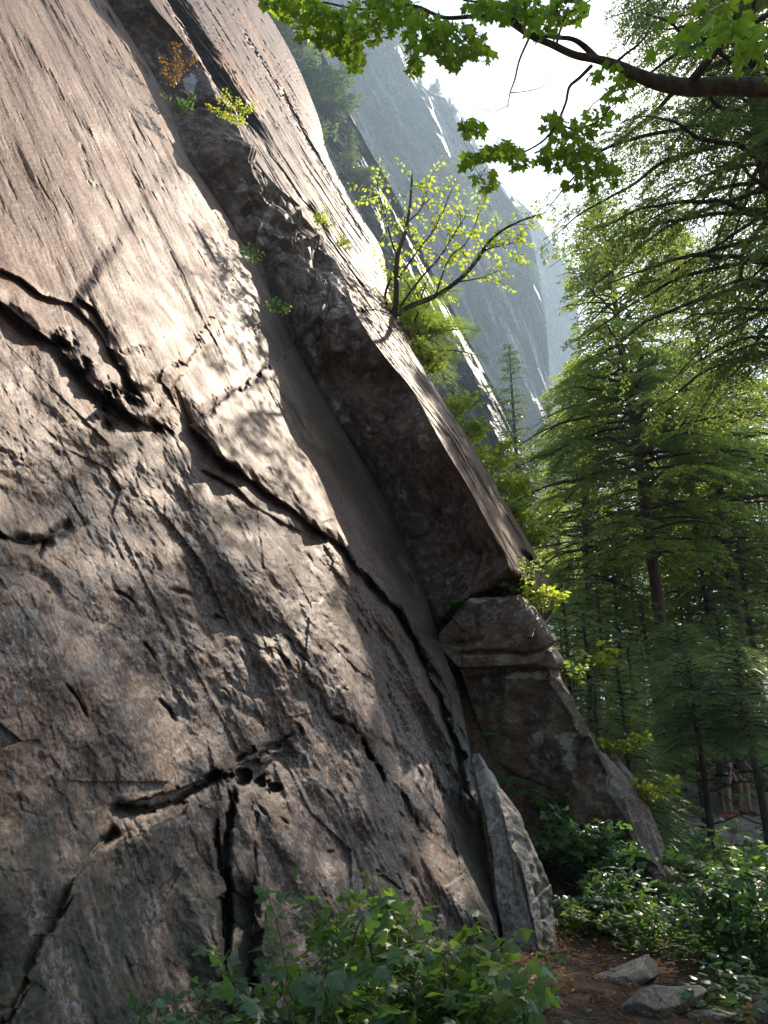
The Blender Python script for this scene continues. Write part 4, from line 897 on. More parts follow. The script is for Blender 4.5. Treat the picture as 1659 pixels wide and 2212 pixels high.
def leafy(rng, starts, dirs, lens, tmpl, size, per_m=26, sag=.25, spread=.5, wood_r=.004, two_rank=True, tipbare=0., stalk=.4, normal=UP, flat=.35, side=3, jitter=.0):
    """stems from starts along dirs with leaves on short stalks; returns wood and leaf accumulators"""
    wd, lf = Acc(), Acc(); pos, dd, nn, sc = [], [], [], []
    for o, d, L in zip(starts, dirs, lens):
        d = norm(d); s = np.linspace(0, 1, 9); hor = np.array([d[0], d[1], 0])
        P = o + d * (s * L)[:, None] + hor * (sag * .6 * L * s ** 2)[:, None] - UP * (sag * L * s ** 2.2)[:, None] + .03 * L * rng.normal(size=3) * np.sin(s * 5)[:, None]
        wd.add(*tube(P, wood_r * (1.15 - s) * (.6 + L), 4, cap=False)); T = norm(np.gradient(P, axis=0))
        m = max(2, int(L * per_m)); u = np.clip(.14 + .86 * (np.arange(m) + rng.rand(m)) / m, 0, 1)
        p = np.stack([np.interp(u, s, P[:, i]) for i in range(3)], -1); t = np.stack([np.interp(u, s, T[:, i]) for i in range(3)], -1)
        sd = np.where(np.arange(m) % 2 == 0, 1., -1.)[:, None]; pr = norm(np.cross(t, UP) + 1e-6)
        ax = norm(pr * sd * rng.uniform(.5, 1.2, (m, 1)) + t * .5 + rng.normal(size=(m, 3)) * spread * .6 + UP * .1)
        sz = size * rng.uniform(.55, 1.25, m); st = sz * stalk * rng.uniform(.5, 1.5, m)
        pos.append(p + ax * st[:, None]); dd.append(norm(ax - UP * rng.uniform(0, .7, (m, 1)))); nn.append(np.asarray(normal) + rng.normal(size=(m, 3)) * flat); sc.append(sz)
    pos, dd, nn, sc = map(np.concatenate, (pos, dd, nn, sc)); X, Y, Z = frame(dd, nn); lf.add(*scatter(*tmpl, pos, X, Y, Z, sc))
    return wd, lf
def shrub(base, H, R_, n, rng, tmpl, size, mat, label, group=None, name='shrub', cat='shrub', per_m=26, lean=(0, 0), sag=.25, wood='stem', branch=3, wr=.004, flat=.4, up=1., normal=UP):
    base = np.asarray(base, float); st, di, le = [], [], []
    for i in range(n):
        a = rng.rand() * 6.28; r = rng.rand() ** .6; o = base + np.array([math.cos(a) * r * R_ * .35, math.sin(a) * r * R_ * .35, 0])
        d = np.array([math.cos(a) * r * R_ + lean[0], math.sin(a) * r * R_ + lean[1], H * up * rng.uniform(.6, 1.)]); L = np.linalg.norm(d) * rng.uniform(.75, 1.1)
        st.append(o); di.append(d); le.append(L); d = norm(d)
        for b in range(branch):
            q = rng.uniform(.25, .85); a2 = rng.rand() * 6.28; st.append(o + d * L * q * .97 - UP * sag * L * q ** 2.2 + np.array([d[0], d[1], 0]) * sag * .6 * L * q * q); di.append(d * .6 + np.array([math.cos(a2), math.sin(a2), .25]) * .7); le.append(L * rng.uniform(.22, .45))
    wd, lf = leafy(rng, st, di, le, tmpl, size, per_m, sag, wood_r=wr, flat=flat, normal=normal)
    e = empty(name, base, label, cat, group); wd.build('stems', M[wood], e, smooth=True); lf.build('leaves', M[mat], e); return e
def fern(base, n, L, rng, label, group=None, face=(0, 0, 1)):
    base = np.asarray(base, float); fr, stl = Acc(), Acc(); e = empty('fern', base, label, 'fern', group)
    for i in range(n):
        a = 6.28 * i / n + rng.rand() * .5; d = np.array([math.cos(a), math.sin(a), 0]); l = L * rng.uniform(.7, 1.1); s = np.linspace(0, 1, 24)
        P = base + d * (l * s * .8)[:, None] + UP * (l * (.75 * s - .85 * s * s))[:, None] + norm(np.array([face[0], face[1], 0.]) + 1e-9) * (.3 * l * s)[:, None]; stl.add(*tube(P, .004 * (1.1 - s), 4, cap=False))
        T = norm(np.gradient(P, axis=0)); W = norm(np.cross(T, UP)); pos, dd, sc = [], [], []
        for sd in (-1, 1):
            wl = l * .26 * np.sin(np.pi * np.clip(s * .93 + .07, 0, 1)) ** .8 * (1 - .3 * s); pos.append(P[2:]); dd.append(norm(W * sd + T * .35)[2:]); sc.append(wl[2:] + .008)
        pos, dd, sc = map(np.concatenate, (pos, dd, sc)); X, Y, Z = frame(dd, np.broadcast_to(UP, dd.shape) + rng.normal(size=dd.shape) * .1)
        tv = OVALS[0] * np.array([.42, 1, 1]); fr.add(*scatter(tv, OVALS[1], pos, X, Y, Z, sc))
    stl.build('stalks', M['stem'], e); fr.build('fronds', M['fern'], e); return e

rng = np.random.RandomState(77)
# ------------------------------------------------------------------ undergrowth: near shrubs in the foreground
GB = 'salmonberry bushes at the foot of the slab'
def gpx(u, v, extra=0.):          # ground point seen at (u, v), for v well below the horizon
    t = 3.; 
    while t < 60:
        p = pt(u, v, t)
        if p[2] < ground_z(p[0], p[1]): break
        t += .03
    return np.array([p[0], p[1], float(ground_z(p[0], p[1])) + extra])
def at_t(u, v, t, dz=0.): p = pt(u, v, t); return np.array([p[0], p[1], p[2] + dz])
def on_ground(u, t_fwd):           # under column u at forward distance
    z = 0.; v = 1106.
    x = 0.
    for _ in range(4):
        f = math.cos(PITCH) * t_fwd + math.sin(PITCH) * (z - CAMZ); x = (u - 829.5) / F * f; z = float(ground_z(x, t_fwd))
    return np.array([x, t_fwd, z])
near = [(760, 4.1, 1.15, .75, 30, 'wide salmonberry bush centred in the foreground', 'berry'), (930, 4.3, 1.4, .5, 18, 'upright yellow green salmonberry bush at the right of the foreground clump', 'berry2'), (640, 3.9, .95, .25, 8, 'thin yellow green salmonberry bush at the left of the foreground clump', 'berry2'),
        (870, 3.7, .72, .6, 20, 'low salmonberry bush in front of the taller foreground ones', 'berry'), (1040, 4.9, .72, .35, 9, 'small salmonberry bush touching the bottom of the flake', 'berry'), (760, 3.5, .62, .4, 14, 'dark salmonberry bush lowest in the frame below the slab', 'berry')]
for u, d, H, r, n, lab, m in near:
    shrub(on_ground(u, d), H, r, n, rng, BERRY if n != 20 else TRI, .085, m, lab, GB, name='salmonberry_bush', cat='bush', per_m=24, branch=3, sag=.2, flat=.5)
for u, v, t, n, lab in ((330, 2225, 2.9, 5, 'small seedling with pale tips under the dark slab, leftmost'), (395, 2235, 2.9, 4, 'seedling with broad leaves beside the leftmost pale one'), (478, 2215, 3.1, 6, 'spindly seedling left of the foreground bushes'), (560, 2240, 3.0, 5, 'bright green seedling touching the left edge of the bushes')):
    shrub(at_t(u, v, t, -.12), .34, .12, n, rng, BERRY, .05, 'berry', lab, 'seedlings at the bottom edge', name='seedling', cat='seedling', per_m=34, branch=1, sag=.1)
shrub(at_t(1330, 2215, 4.6, -.22), .26, .22, 8, rng, BERRY, .075, 'berry', 'pale leaved plant below the flat grey stone', 'seedlings at the bottom edge', name='seedling', cat='seedling', per_m=26, branch=1)
shrub(at_t(1215, 2200, 5.0, -.25), .42, .2, 7, rng, BERRY, .065, 'berry', 'small plant on bare soil between the flake and the stones', 'seedlings at the bottom edge', name='seedling', cat='seedling', per_m=24, branch=1)
# bushes between gully and right edge
GR = 'thimbleberry bushes right of the gully'
mid = [(1215, 1790, 9.3, .9, .55, 16, 'bush at the head of the soil gully under the leaning boulder'), (1280, 1840, 8.9, .9, .5, 18, 'bush with glossy leaves in front of the leaning boulder, left one'), (1340, 1940, 8.0, .55, .5, 20, 'bush with glinting leaves in the middle of the right hand thicket'),
       (1300, 1990, 7.9, .7, .5, 14, 'low bush at the right bank of the soil gully'), (1400, 2040, 7.0, .6, .55, 16, 'bush under the foot of the leaning boulder'), (1550, 2070, 6.7, .5, .6, 20, 'bush right behind the stones'), (1640, 2090, 6.2, .85, .65, 18, 'bush at the right edge behind the pale corner stone'),
       (1575, 1900, 9.2, .7, .6, 18, 'dark bush just right of the boulder foot'), (1630, 1930, 8.6, .8, .8, 20, 'dark bush at the right edge, middle height'), (1525, 2000, 8.0, .5, .5, 14, 'dark bush between boulder foot and right edge'), (1600, 1850, 11.0, .55, .8, 18, 'bush below the feet of the people'), (1490, 1840, 11.5, .6, .6, 14, 'bush between the boulder skyline and the trail'), (1655, 2010, 7.4, .9, .6, 16, 'bush cut by the right edge above the stones'), (1230, 1730, 9.9, .7, .45, 9, 'bush hanging in the shade of the boulder face'), (1265, 2075, 6.9, .35, .35, 8, 'low plants at the gully mouth')]
for u, v, t, H, r, n, lab in mid:
    p = at_t(u, v, t); g = float(ground_z(p[0], p[1])); zb = max(g - .02, p[2] - H * .62) if u > 1320 else p[2] - H * .5
    H2 = H * (1.0 + .35 * math.sin(u * 1.7 + v)) 
    shrub((p[0], p[1], zb), H2, r, n, rng, (BERRY, MAPLE, TRI)[int(u) % 3], (.075, .10, .11)[int(v) % 3], ('berry', 'berry', 'berry2')[int(u + v) % 3], lab, GR, name='thimbleberry_bush', cat='bush', per_m=21, branch=3, sag=.22)
# ferns
fern(at_t(1090, 1690, 9.6), 9, .42, rng, 'fern arching from the gully wall above the flake, larger one', 'ferns in the gully', (-.6, -.6))
fern(at_t(1055, 1590, 9.9), 6, .24, rng, 'small fern high in the gully', 'ferns in the gully', (-.5, -.8))
fern(at_t(985, 1310, 10.4), 7, .40, rng, 'fern on the ledge left of the perched boulder', 'ferns in the gully', (-.4, -.9))
fern(at_t(1130, 1715, 9.3), 6, .34, rng, 'fern drooping right of the larger gully fern', 'ferns in the gully', (.2, -.9))

# a spread of small ground plants that nobody could count
def cover():
    a = Acc(); rng = np.random.RandomState(3); n = 5200
    x = rng.uniform(1.9, 12.5, n); y = rng.uniform(5.2, 17, n); k = (x > .30 * y - .2) & ~((np.abs(x - .42 * y) < .5) & (y > 14)) & (x < .62 * y + 1.) ; k &= ~((y < 7.4) & (x < .36 * y)) ; x, y = x[k], y[k]
    den = fbm(np.stack([x, y, 0 * x], -1) * .8, 3, .5, seed=9); k = den > -.22 - .3 * (y > 8); x, y = x[k], y[k]; z = ground_z(x, y)
    pos, dd, nn, sc = [], [], [], []
    for i in range(len(x)):
        m = rng.randint(6, 14); h = rng.uniform(.06, .34); a_ = rng.rand(m) * 6.28
        p = np.stack([x[i] + np.cos(a_) * .13 * rng.rand(m), y[i] + np.sin(a_) * .13 * rng.rand(m), z[i] + h * rng.rand(m) ** .6], -1)
        pos.append(p); dd.append(norm(np.stack([np.cos(a_), np.sin(a_), rng.uniform(-.4, .4, m)], -1))); nn.append(UP + rng.normal(size=(m, 3)) * .35); sc.append(rng.uniform(.045, .10, m))
    pos, dd, nn, sc = map(np.concatenate, (pos, dd, nn, sc)); X, Y, Z = frame(dd, nn); a.add(*scatter(OVAL[0], OVAL[1], pos, X, Y, Z, sc)); o = a.build('ground_cover', M['berry']); tag(o, kind='stuff')
    # far forest floor greenery
    a = Acc(); n = 12000; x = rng.uniform(4, 34, n); y = rng.uniform(17, 55, n); k = (x > .26 * y) & (x < .62 * y + 3) & ~((np.abs(x - (7.2 + .12 * (y - 17))) < 2.6) & (y < 32)); x, y = x[k], y[k]; m = len(x); z = ground_z(x, y)
    pos = np.repeat(np.stack([x, y, z], -1), 7, 0) + rng.normal(size=(m * 7, 3)) * np.array([.35, .35, .30]) + UP * .42; d = norm(rng.normal(size=pos.shape) * np.array([1, 1, .4])); X, Y, Z = frame(d, UP + rng.normal(size=pos.shape) * .4)
    a.add(*scatter(*OVALS, pos, X, Y, Z, rng.uniform(.10, .22, len(pos)))); o = a.build('ground_cover', M['berry']); tag(o, kind='stuff')
    # fallen twigs
    a = Acc(); 
    for i in range(260):
        x, y = rng.uniform(.6, 3.6), rng.uniform(4.6, 8.4); L = rng.uniform(.05, .28); an = rng.rand() * 6.28; s = np.linspace(-.5, .5, 5)
        zb = float(ground_z(x, y)) + .035 + .05 * abs(float(fbm(np.array([x, y, 0.]) * .7, 3, .5, seed=201)))
        a.add(*tube(np.stack([x + np.cos(an) * L * s, y + np.sin(an) * L * s, zb + .02 * np.sin(s * 4 + i)], -1), rng.uniform(.0015, .004), 4, cap=False))
    o = a.build('fallen_twigs', M['twig']); tag(o, kind='stuff')
    # fallen needles and leaves
    a = Acc(); g = GUL.reshape(-1, 3); idx = rng.randint(0, len(g), 5200); pos = g[idx] + rng.normal(size=(5200, 3)) * np.array([.04, .04, .012]) + UP * .02
    n2 = 3800; x = rng.uniform(-.5, 4.2, n2); y = rng.uniform(4, 9, n2); pos = np.concatenate([pos, np.stack([x, y, ground_z(x, y) + .03 + .05 * np.abs(fbm(np.stack([x, y, 0 * x], -1) * .7, 3, .5, seed=201))], -1)])
    d = norm(rng.normal(size=pos.shape) * np.array([1, 1, .25])); X, Y, Z = frame(d, UP + rng.normal(size=pos.shape) * .45); a.add(*scatter(*OVALS, pos, X, Y, Z, rng.uniform(.018, .06, len(pos)))); o = a.build('leaf_litter', M['dry']); tag(o, kind='stuff')
cover()

# ------------------------------------------------------------------ plants on the skyline and the ledges of the rock
shrub(at_t(1172, 1300, 10.9, -.2), .6, .4, 14, rng, OVAL, .085, 'bright', 'bright shrub draping the very tip of the buttress', 'bright shrubs on the skyline of the buttress', per_m=26, branch=3, flat=.7, wood='twig')
shrub(at_t(1235, 1445, 10.6, -.25), .5, .35, 12, rng, OVAL, .075, 'birch', 'shrub rooted on the right shoulder of the leaning boulder', None, per_m=26, branch=3, flat=.7, wood='twig')
shrub(at_t(1325, 1590, 10.5, -.3), .5, .35, 12, rng, OVAL, .075, 'bright', 'yellow green shrub halfway down the skyline of the leaning boulder', None, per_m=26, branch=3, flat=.7, wood='twig')
shrub(at_t(1400, 1690, 10.2, -.3), .5, .35, 12, rng, OVAL, .07, 'lime', 'small yellow green shrub low on the skyline of the leaning boulder', None, per_m=26, branch=3, flat=.7, wood='twig')
GK = 'bright shrubs on the skyline of the buttress'
sky_sh = [(885, 700, 17.5, .95, .5, 'bright shrub at the foot of the small leafy tree'), (915, 770, 17., .8, .45, 'bright shrub just below the fir bough'), (975, 870, 15.8, .9, .5, 'roundest bright shrub, halfway down the skyline'), (1000, 930, 15.6, .6, .4, 'small bright shrub under the roundest one'), (1045, 985, 15.5, .8, .45, 'bright shrub in the middle of the long row'), (1080, 1045, 15.2, .8, .45, 'bright shrub on the lower skyline beside the thin fir'), (1115, 1100, 14.9, .7, .45, 'bright shrub third from the tip of the buttress'), (1140, 1150, 14.7, .6, .4, 'bright shrub nearest the tip of the buttress')]
for u, v, t, H, r, lab in sky_sh:
    p = at_t(u + 2, v + 6, t + .1); shrub((p[0], p[1], p[2] - .35 * H), H * .8, r * 1.25, 22, rng, OVAL, .095, 'bright', lab, GK, per_m=26, branch=3, sag=.15, flat=.8, wood='twig')
shrub(at_t(1115, 1265, 11.0, -.1), .55, .5, 14, rng, OVAL, .07, 'birch', 'loose green shrub sprouting between buttress tip and perched boulder', per_m=24, branch=3, flat=.6, wood='twig')
led = [(388, 222, 14.6, .42, .3, 'fern', 'olive tuft on the ledge inside the upper crack'), (382, 150, 14.7, .4, .28, 'dry', 'orange withered tuft high in the upper crack'), (480, 232, 14.6, .32, .3, 'lime', 'yellow green tuft on the bright ledge edge'), (518, 243, 14.8, .28, .28, 'bright', 'green tuft right of the yellow one on the ledge edge'),
       (690, 480, 14.6, .34, .22, 'bright', 'round tuft on the outer face of the buttress'), (545, 550, 12.6, .26, .16, 'fern', 'small tuft deep in the crack beside the block'), (603, 665, 12.3, .25, .14, 'fern', 'small tuft in the crack under the block'), (742, 522, 14.6, .2, .16, 'lime', 'tiny yellow tuft on the outer face')]
for u, v, t, H, r, m, lab in led:
    shrub(at_t(u, v, t - .35, -.35 * H), H, r, 9, rng, OVALS, .055, m, lab, 'tufts growing on the buttress', name='tuft', cat='plant', per_m=44, branch=2, flat=.9, sag=.3)
shrub(at_t(1290, 1395, 12.0, -.5), .75, .22, 6, rng, MAPLE, .13, 'lime', 'glowing yellow green maple seedling above the boulder', 'yellow green seedlings', name='maple_seedling', cat='seedling', per_m=16, branch=1)
shrub(at_t(1352, 1530, 11.6, -.3), .35, .12, 4, rng, MAPLE, .09, 'lime', 'tiny yellow seedling lower among the sprays', 'yellow green seedlings', name='maple_seedling', cat='seedling', per_m=18, branch=1)

shrub(at_t(1585, 1790, 13.5, -.15), .5, .3, 5, rng, MAPLE, .11, 'berry2', 'broad leaved shoot in front of the legs of the people', None, name='maple_shoot', cat='seedling', per_m=14, branch=1)
# small leafy tree rooted on the buttress at (845,675)
def px_path(lst, k=6): return smooth_path([pt(u, v, t) for u, v, t in lst], k)
def leafy_tree():
    rng = np.random.RandomState(8); root = pt(845, 682, 17.2); e = empty('small_tree', root, 'small sparse leafy tree rooted on the skyline of the buttress', 'tree')
    wd, lf = Acc(), Acc(); limbs = [([(850, 690, 17.2), (856, 640, 17.), (858, 560, 17.), (876, 500, 17.1), (886, 440, 17.2), (890, 378, 17.2)], .075, .018), ([(846, 680, 17.2), (832, 640, 17.1), (845, 600, 17.1), (862, 560, 17.0)], .04, .02),
        ([(848, 684, 17.2), (890, 660, 16.8), (940, 640, 16.5), (985, 610, 16.3), (1025, 570, 16.2), (1055, 525, 16.1), (1085, 498, 16.0), (1130, 475, 15.9), (1180, 458, 15.8)], .07, .012), ([(850, 684, 17.2), (880, 640, 17), (910, 600, 17), (950, 555, 17), (985, 500, 17.1), (1010, 460, 17.1)], .035, .008),
        ([(862, 600, 17), (900, 545, 17.2), (935, 500, 17.3), (960, 450, 17.3), (975, 410, 17.3)], .025, .007), ([(858, 560, 17), (840, 500, 16.9), (825, 440, 16.8), (815, 400, 16.8)], .025, .006), ([(1025, 570, 16.2), (1050, 540, 16), (1090, 530, 15.9), (1120, 520, 15.9)], .02, .006), ([(940, 640, 16.5), (970, 560, 16.6), (1010, 520, 16.7), (1040, 450, 16.7)], .02, .006), ([(985, 610, 16.3), (1040, 600, 16.2), (1075, 585, 16.2)], .015, .005), ([(880, 480, 17.1), (910, 450, 17), (925, 400, 17)], .02, .005)]
    st, di, le = [], [], []
    for L, r0, r1 in limbs:
        P = px_path(L); wd.add(*tube(P, np.linspace(r0, r1, len(P)), 7)); T = norm(np.gradient(P, axis=0)); m = len(P)
        for j in range(int(m * .30), m, 1):
            if rng.rand() < (1.2 if r0 < .07 else .6): st.append(P[j]); d = norm(T[j] * .4 + rng.normal(size=3) * .7 + UP * .3); di.append(d); le.append(rng.uniform(.25, .7))
    w2, lf = leafy(rng, st, di, le, OVAL, .088, 24, .1, .6, wood_r=.006, flat=.9)
    for k_, v_ in w2.f.items(): wd.f.setdefault(k_, []).extend([y + wd.n for y in v_])
    wd.v += w2.v; wd.att += w2.att; wd.n += w2.n
    wd.build('trunk', M['twig'], e, smooth=True); lf.build('leaves', M['bright'], e)
leafy_tree()
# fir bough / little fir beside it
b = pt(905, 800, 18.); tr = conifer(b, 2.3, 1.9, np.random.RandomState(4), crown0=.1, nbr=46, twig=.08, sprig=.085, droop=.35, rise=.25, trunk_r=.04, dens=1.5, tmpl=COMB, power=.5, dead=0)
put_conifer(b, tr, 'birch', 'light green little fir on the skyline beside the small leafy tree', None, name='little_fir', cat='tree', bark='twig')

# ------------------------------------------------------------------ maple whose limb crosses the top of the picture
def maple():
    rng = np.random.RandomState(31); e = empty('maple_tree', (7.4, 6.0, float(ground_z(7.4, 6.))), 'leafy maple limb reaching in from the right across the sky', 'tree')
    wd, lf = Acc(), Acc(); k = 1 / F * 6.7
    trunk = smooth_path([(7.4, 6.0, -.2), (7.3, 6.0, 1.5), (7.0, 5.9, 3.4), (6.3, 5.8, 5.2), (5.6, 5.7, 6.6), (5.2, 5.4, 8.4), (4.9, 4.9, 10.5)], 6); wd.add(*tube(trunk, np.linspace(.24, .07, len(trunk)), 14))
    j = trunk[int(len(trunk) * .45)]
    limbs = [([tuple(j), (1900, 240, 6.3), (1760, 200, 6.4), (1659, 190, 6.5), (1560, 186, 6.6), (1490, 188, 6.6), (1430, 180, 6.65), (1380, 163, 6.7), (1335, 142, 6.75), (1290, 128, 6.8), (1240, 118, 6.8), (1190, 95, 6.85), (1145, 76, 6.9), (1090, 42, 7.), (1040, 34, 7.), (960, 38, 7.), (900, 14, 7.1), (840, 12, 7.1), (780, 20, 7.1), (700, 5, 7.1), (620, -10, 7.1)], [.11, .10, .09, .082, .078, .076, .066, .055, .044, .036, .032, .03, .028, .024, .02, .017, .014, .012, .01, .008, .006]),
             ([(1290, 128, 6.8), (1262, 100, 6.8), (1235, 84, 6.8), (1195, 80, 6.85), (1150, 70, 6.9)], [.03, .026, .02, .018, .016]), ([(1145, 76, 6.9), (1070, 8, 7.), (1020, -20, 7.), (960, -40, 7.)], [.02, .016, .012, .01]), ([(1090, 42, 7.), (1050, 10, 7.), (1000, 0, 7)], [.016, .012, .008]),
             ([(1490, 180, 6.6), (1530, 130, 6.3), (1570, 90, 6.), (1610, 60, 5.8), (1680, 20, 5.6)], [.04, .032, .028, .024, .02]), ([(1325, 140, 6.75), (1350, 118, 6.7), (1385, 90, 6.6), (1412, 48, 6.5)], [.016, .012, .009, .005]),
             ([(1278, 142, 6.8), (1252, 168, 6.8), (1230, 188, 6.8), (1222, 222, 6.8), (1205, 262, 6.8), (1178, 300, 6.8), (1132, 328, 6.8), (1090, 332, 6.8), (1052, 316, 6.8)], [.018, .015, .013, .011, .01, .009, .007, .005, .003]), ([(1205, 262, 6.8), (1240, 280, 6.8), (1290, 262, 6.8), (1330, 220, 6.8)], [.008, .007, .006, .004]),
             ([(1142, 84, 6.9), (1122, 130, 6.9), (1112, 172, 6.9), (1102, 200, 6.9), (1096, 234, 6.9)], [.011, .009, .008, .006, .003]), ([(1102, 200, 6.9), (1130, 198, 6.9), (1170, 188, 6.9), (1194, 160, 6.9), (1196, 120, 6.9)], [.005, .004, .0035, .003, .002]), ([(1100, 226, 6.9), (1070, 240, 6.9), (1035, 232, 6.9), (1016, 214, 6.9)], [.004, .003, .0025, .0015]),
             ([(1200, 104, 6.8), (1212, 60, 6.8), (1228, 30, 6.8), (1284, -5, 6.8)], [.012, .01, .008, .006]), ([(840, 12, 7.1), (800, 60, 7.1), (770, 100, 7.1)], [.008, .006, .004]), ([(900, 14, 7.1), (890, 80, 7.1), (885, 140, 7.1)], [.008, .006, .003]), ([(960, 38, 7.), (1000, 80, 7.), (1040, 120, 7.)], [.008, .006, .003])]
    for pts, r in limbs:
        Q = [np.array(p) if (isinstance(p[0], float) and abs(p[0]) < 30) else pt(*p) for p in pts]; P = smooth_path(Q, 6); wd.add(*tube(P, np.interp(np.linspace(0, 1, len(P)), np.linspace(0, 1, len(r)), r), 9))
    cl = [(600, 0, 50, 22, 40), (650, 20, 55, 32, 55), (700, 62, 52, 44, 70), (745, 100, 40, 36, 36), (770, 132, 22, 18, 12), (800, 40, 60, 50, 70), (865, 20, 50, 30, 44), (900, 120, 22, 26, 18), (895, 155, 14, 10, 6), (920, 66, 50, 42, 60), (985, 88, 60, 40, 70), (1030, 110, 40, 24, 22), (975, 132, 24, 14, 12), (1055, 20, 50, 22, 40), (1130, 22, 58, 34, 64), (1170, 60, 36, 26, 22), (1225, 20, 46, 30, 50),
          (1022, 278, 26, 22, 20), (1062, 328, 30, 18, 20), (1020, 345, 22, 22, 12), (1050, 385, 28, 20, 18), (1100, 322, 26, 20, 22), (1118, 350, 18, 18, 10), (1192, 262, 26, 16, 16), (1240, 296, 46, 38, 50), (1195, 338, 44, 30, 36), (1270, 350, 46, 34, 44), (1312, 372, 34, 26, 24), (1250, 398, 34, 18, 18), (1300, 250, 34, 26, 20), (1330, 200, 26, 18, 14), (1345, 168, 26, 16, 10), (1322, 140, 22, 10, 6), (1285, 165, 16, 10, 5)]
    pos, dd, nn, sc = [], [], [], []
    for (u, v, ru, rv, m) in cl:
        m = int(m * 2.1)
        a = rng.rand(m) * 6.28; r = np.sqrt(rng.rand(m)); p = pt(u + ru * r * np.cos(a), v + rv * r * np.sin(a), 6.85 + rng.normal(size=m) * .28)
        az = rng.rand(m) * 6.28; pos.append(p); dd.append(np.stack([np.cos(az), np.sin(az), rng.uniform(-1.1, -.1, m)], -1)); nn.append(UP + rng.normal(size=(m, 3)) * .5); sc.append(rng.uniform(.042, .095, m))
    # nearer blurred leaves at the right, and the crown above the frame
    for (u, v, ru, rv, m, t) in ((1540, 36, 90, 44, 60, 5.2), (1480, 90, 50, 34, 24, 5.4), (1610, 84, 50, 44, 40, 5.), (1530, 45, 22, 16, 6, 4.4), (1660, 150, 30, 30, 14, 5.2)):
        p = pt(u + ru * rng.normal(size=m) * .6, v + rv * rng.normal(size=m) * .6, t + rng.normal(size=m) * .3); az = rng.rand(m) * 6.28; pos.append(p); dd.append(np.stack([np.cos(az), np.sin(az), rng.uniform(-1.1, -.1, m)], -1)); nn.append(UP + rng.normal(size=(m, 3)) * .5); sc.append(rng.uniform(.06, .11, m))
    m = 2600; c = np.array([5.2, 5.2, 9.2]); q = norm(rng.normal(size=(m, 3))) * (rng.rand(m) ** .4)[:, None] * np.array([2.6, 2.6, 1.8]) + c
    n = fbm(q * .9, 3, .5, seed=33); q = q[n > -.05]; uu, vv = project(q); q = q[(uu > 1720) | (vv < -60)]; m = len(q); az = rng.rand(m) * 6.28
    pos.append(q); dd.append(np.stack([np.cos(az), np.sin(az), rng.uniform(-1.1, -.1, m)], -1)); nn.append(UP + rng.normal(size=(m, 3)) * .5); sc.append(rng.uniform(.06, .11, m))
    pos, dd, nn, sc = map(np.concatenate, (pos, dd, nn, sc)); X, Y, Z = frame(dd, nn); lf.add(*scatter(*MAPLE, pos, X, Y, Z, sc)); 
    for p, y in zip(pos[::2], norm(dd)[::2]): wd.add(*tube(np.array([p, p - y * .05 + UP * .02, p - y * .09 + UP * .05]), .0016, 3, cap=False))
    wd.build('trunk', M['bark_maple'], e, smooth=True); lf.build('leaves', M['maple'], e)
maple()

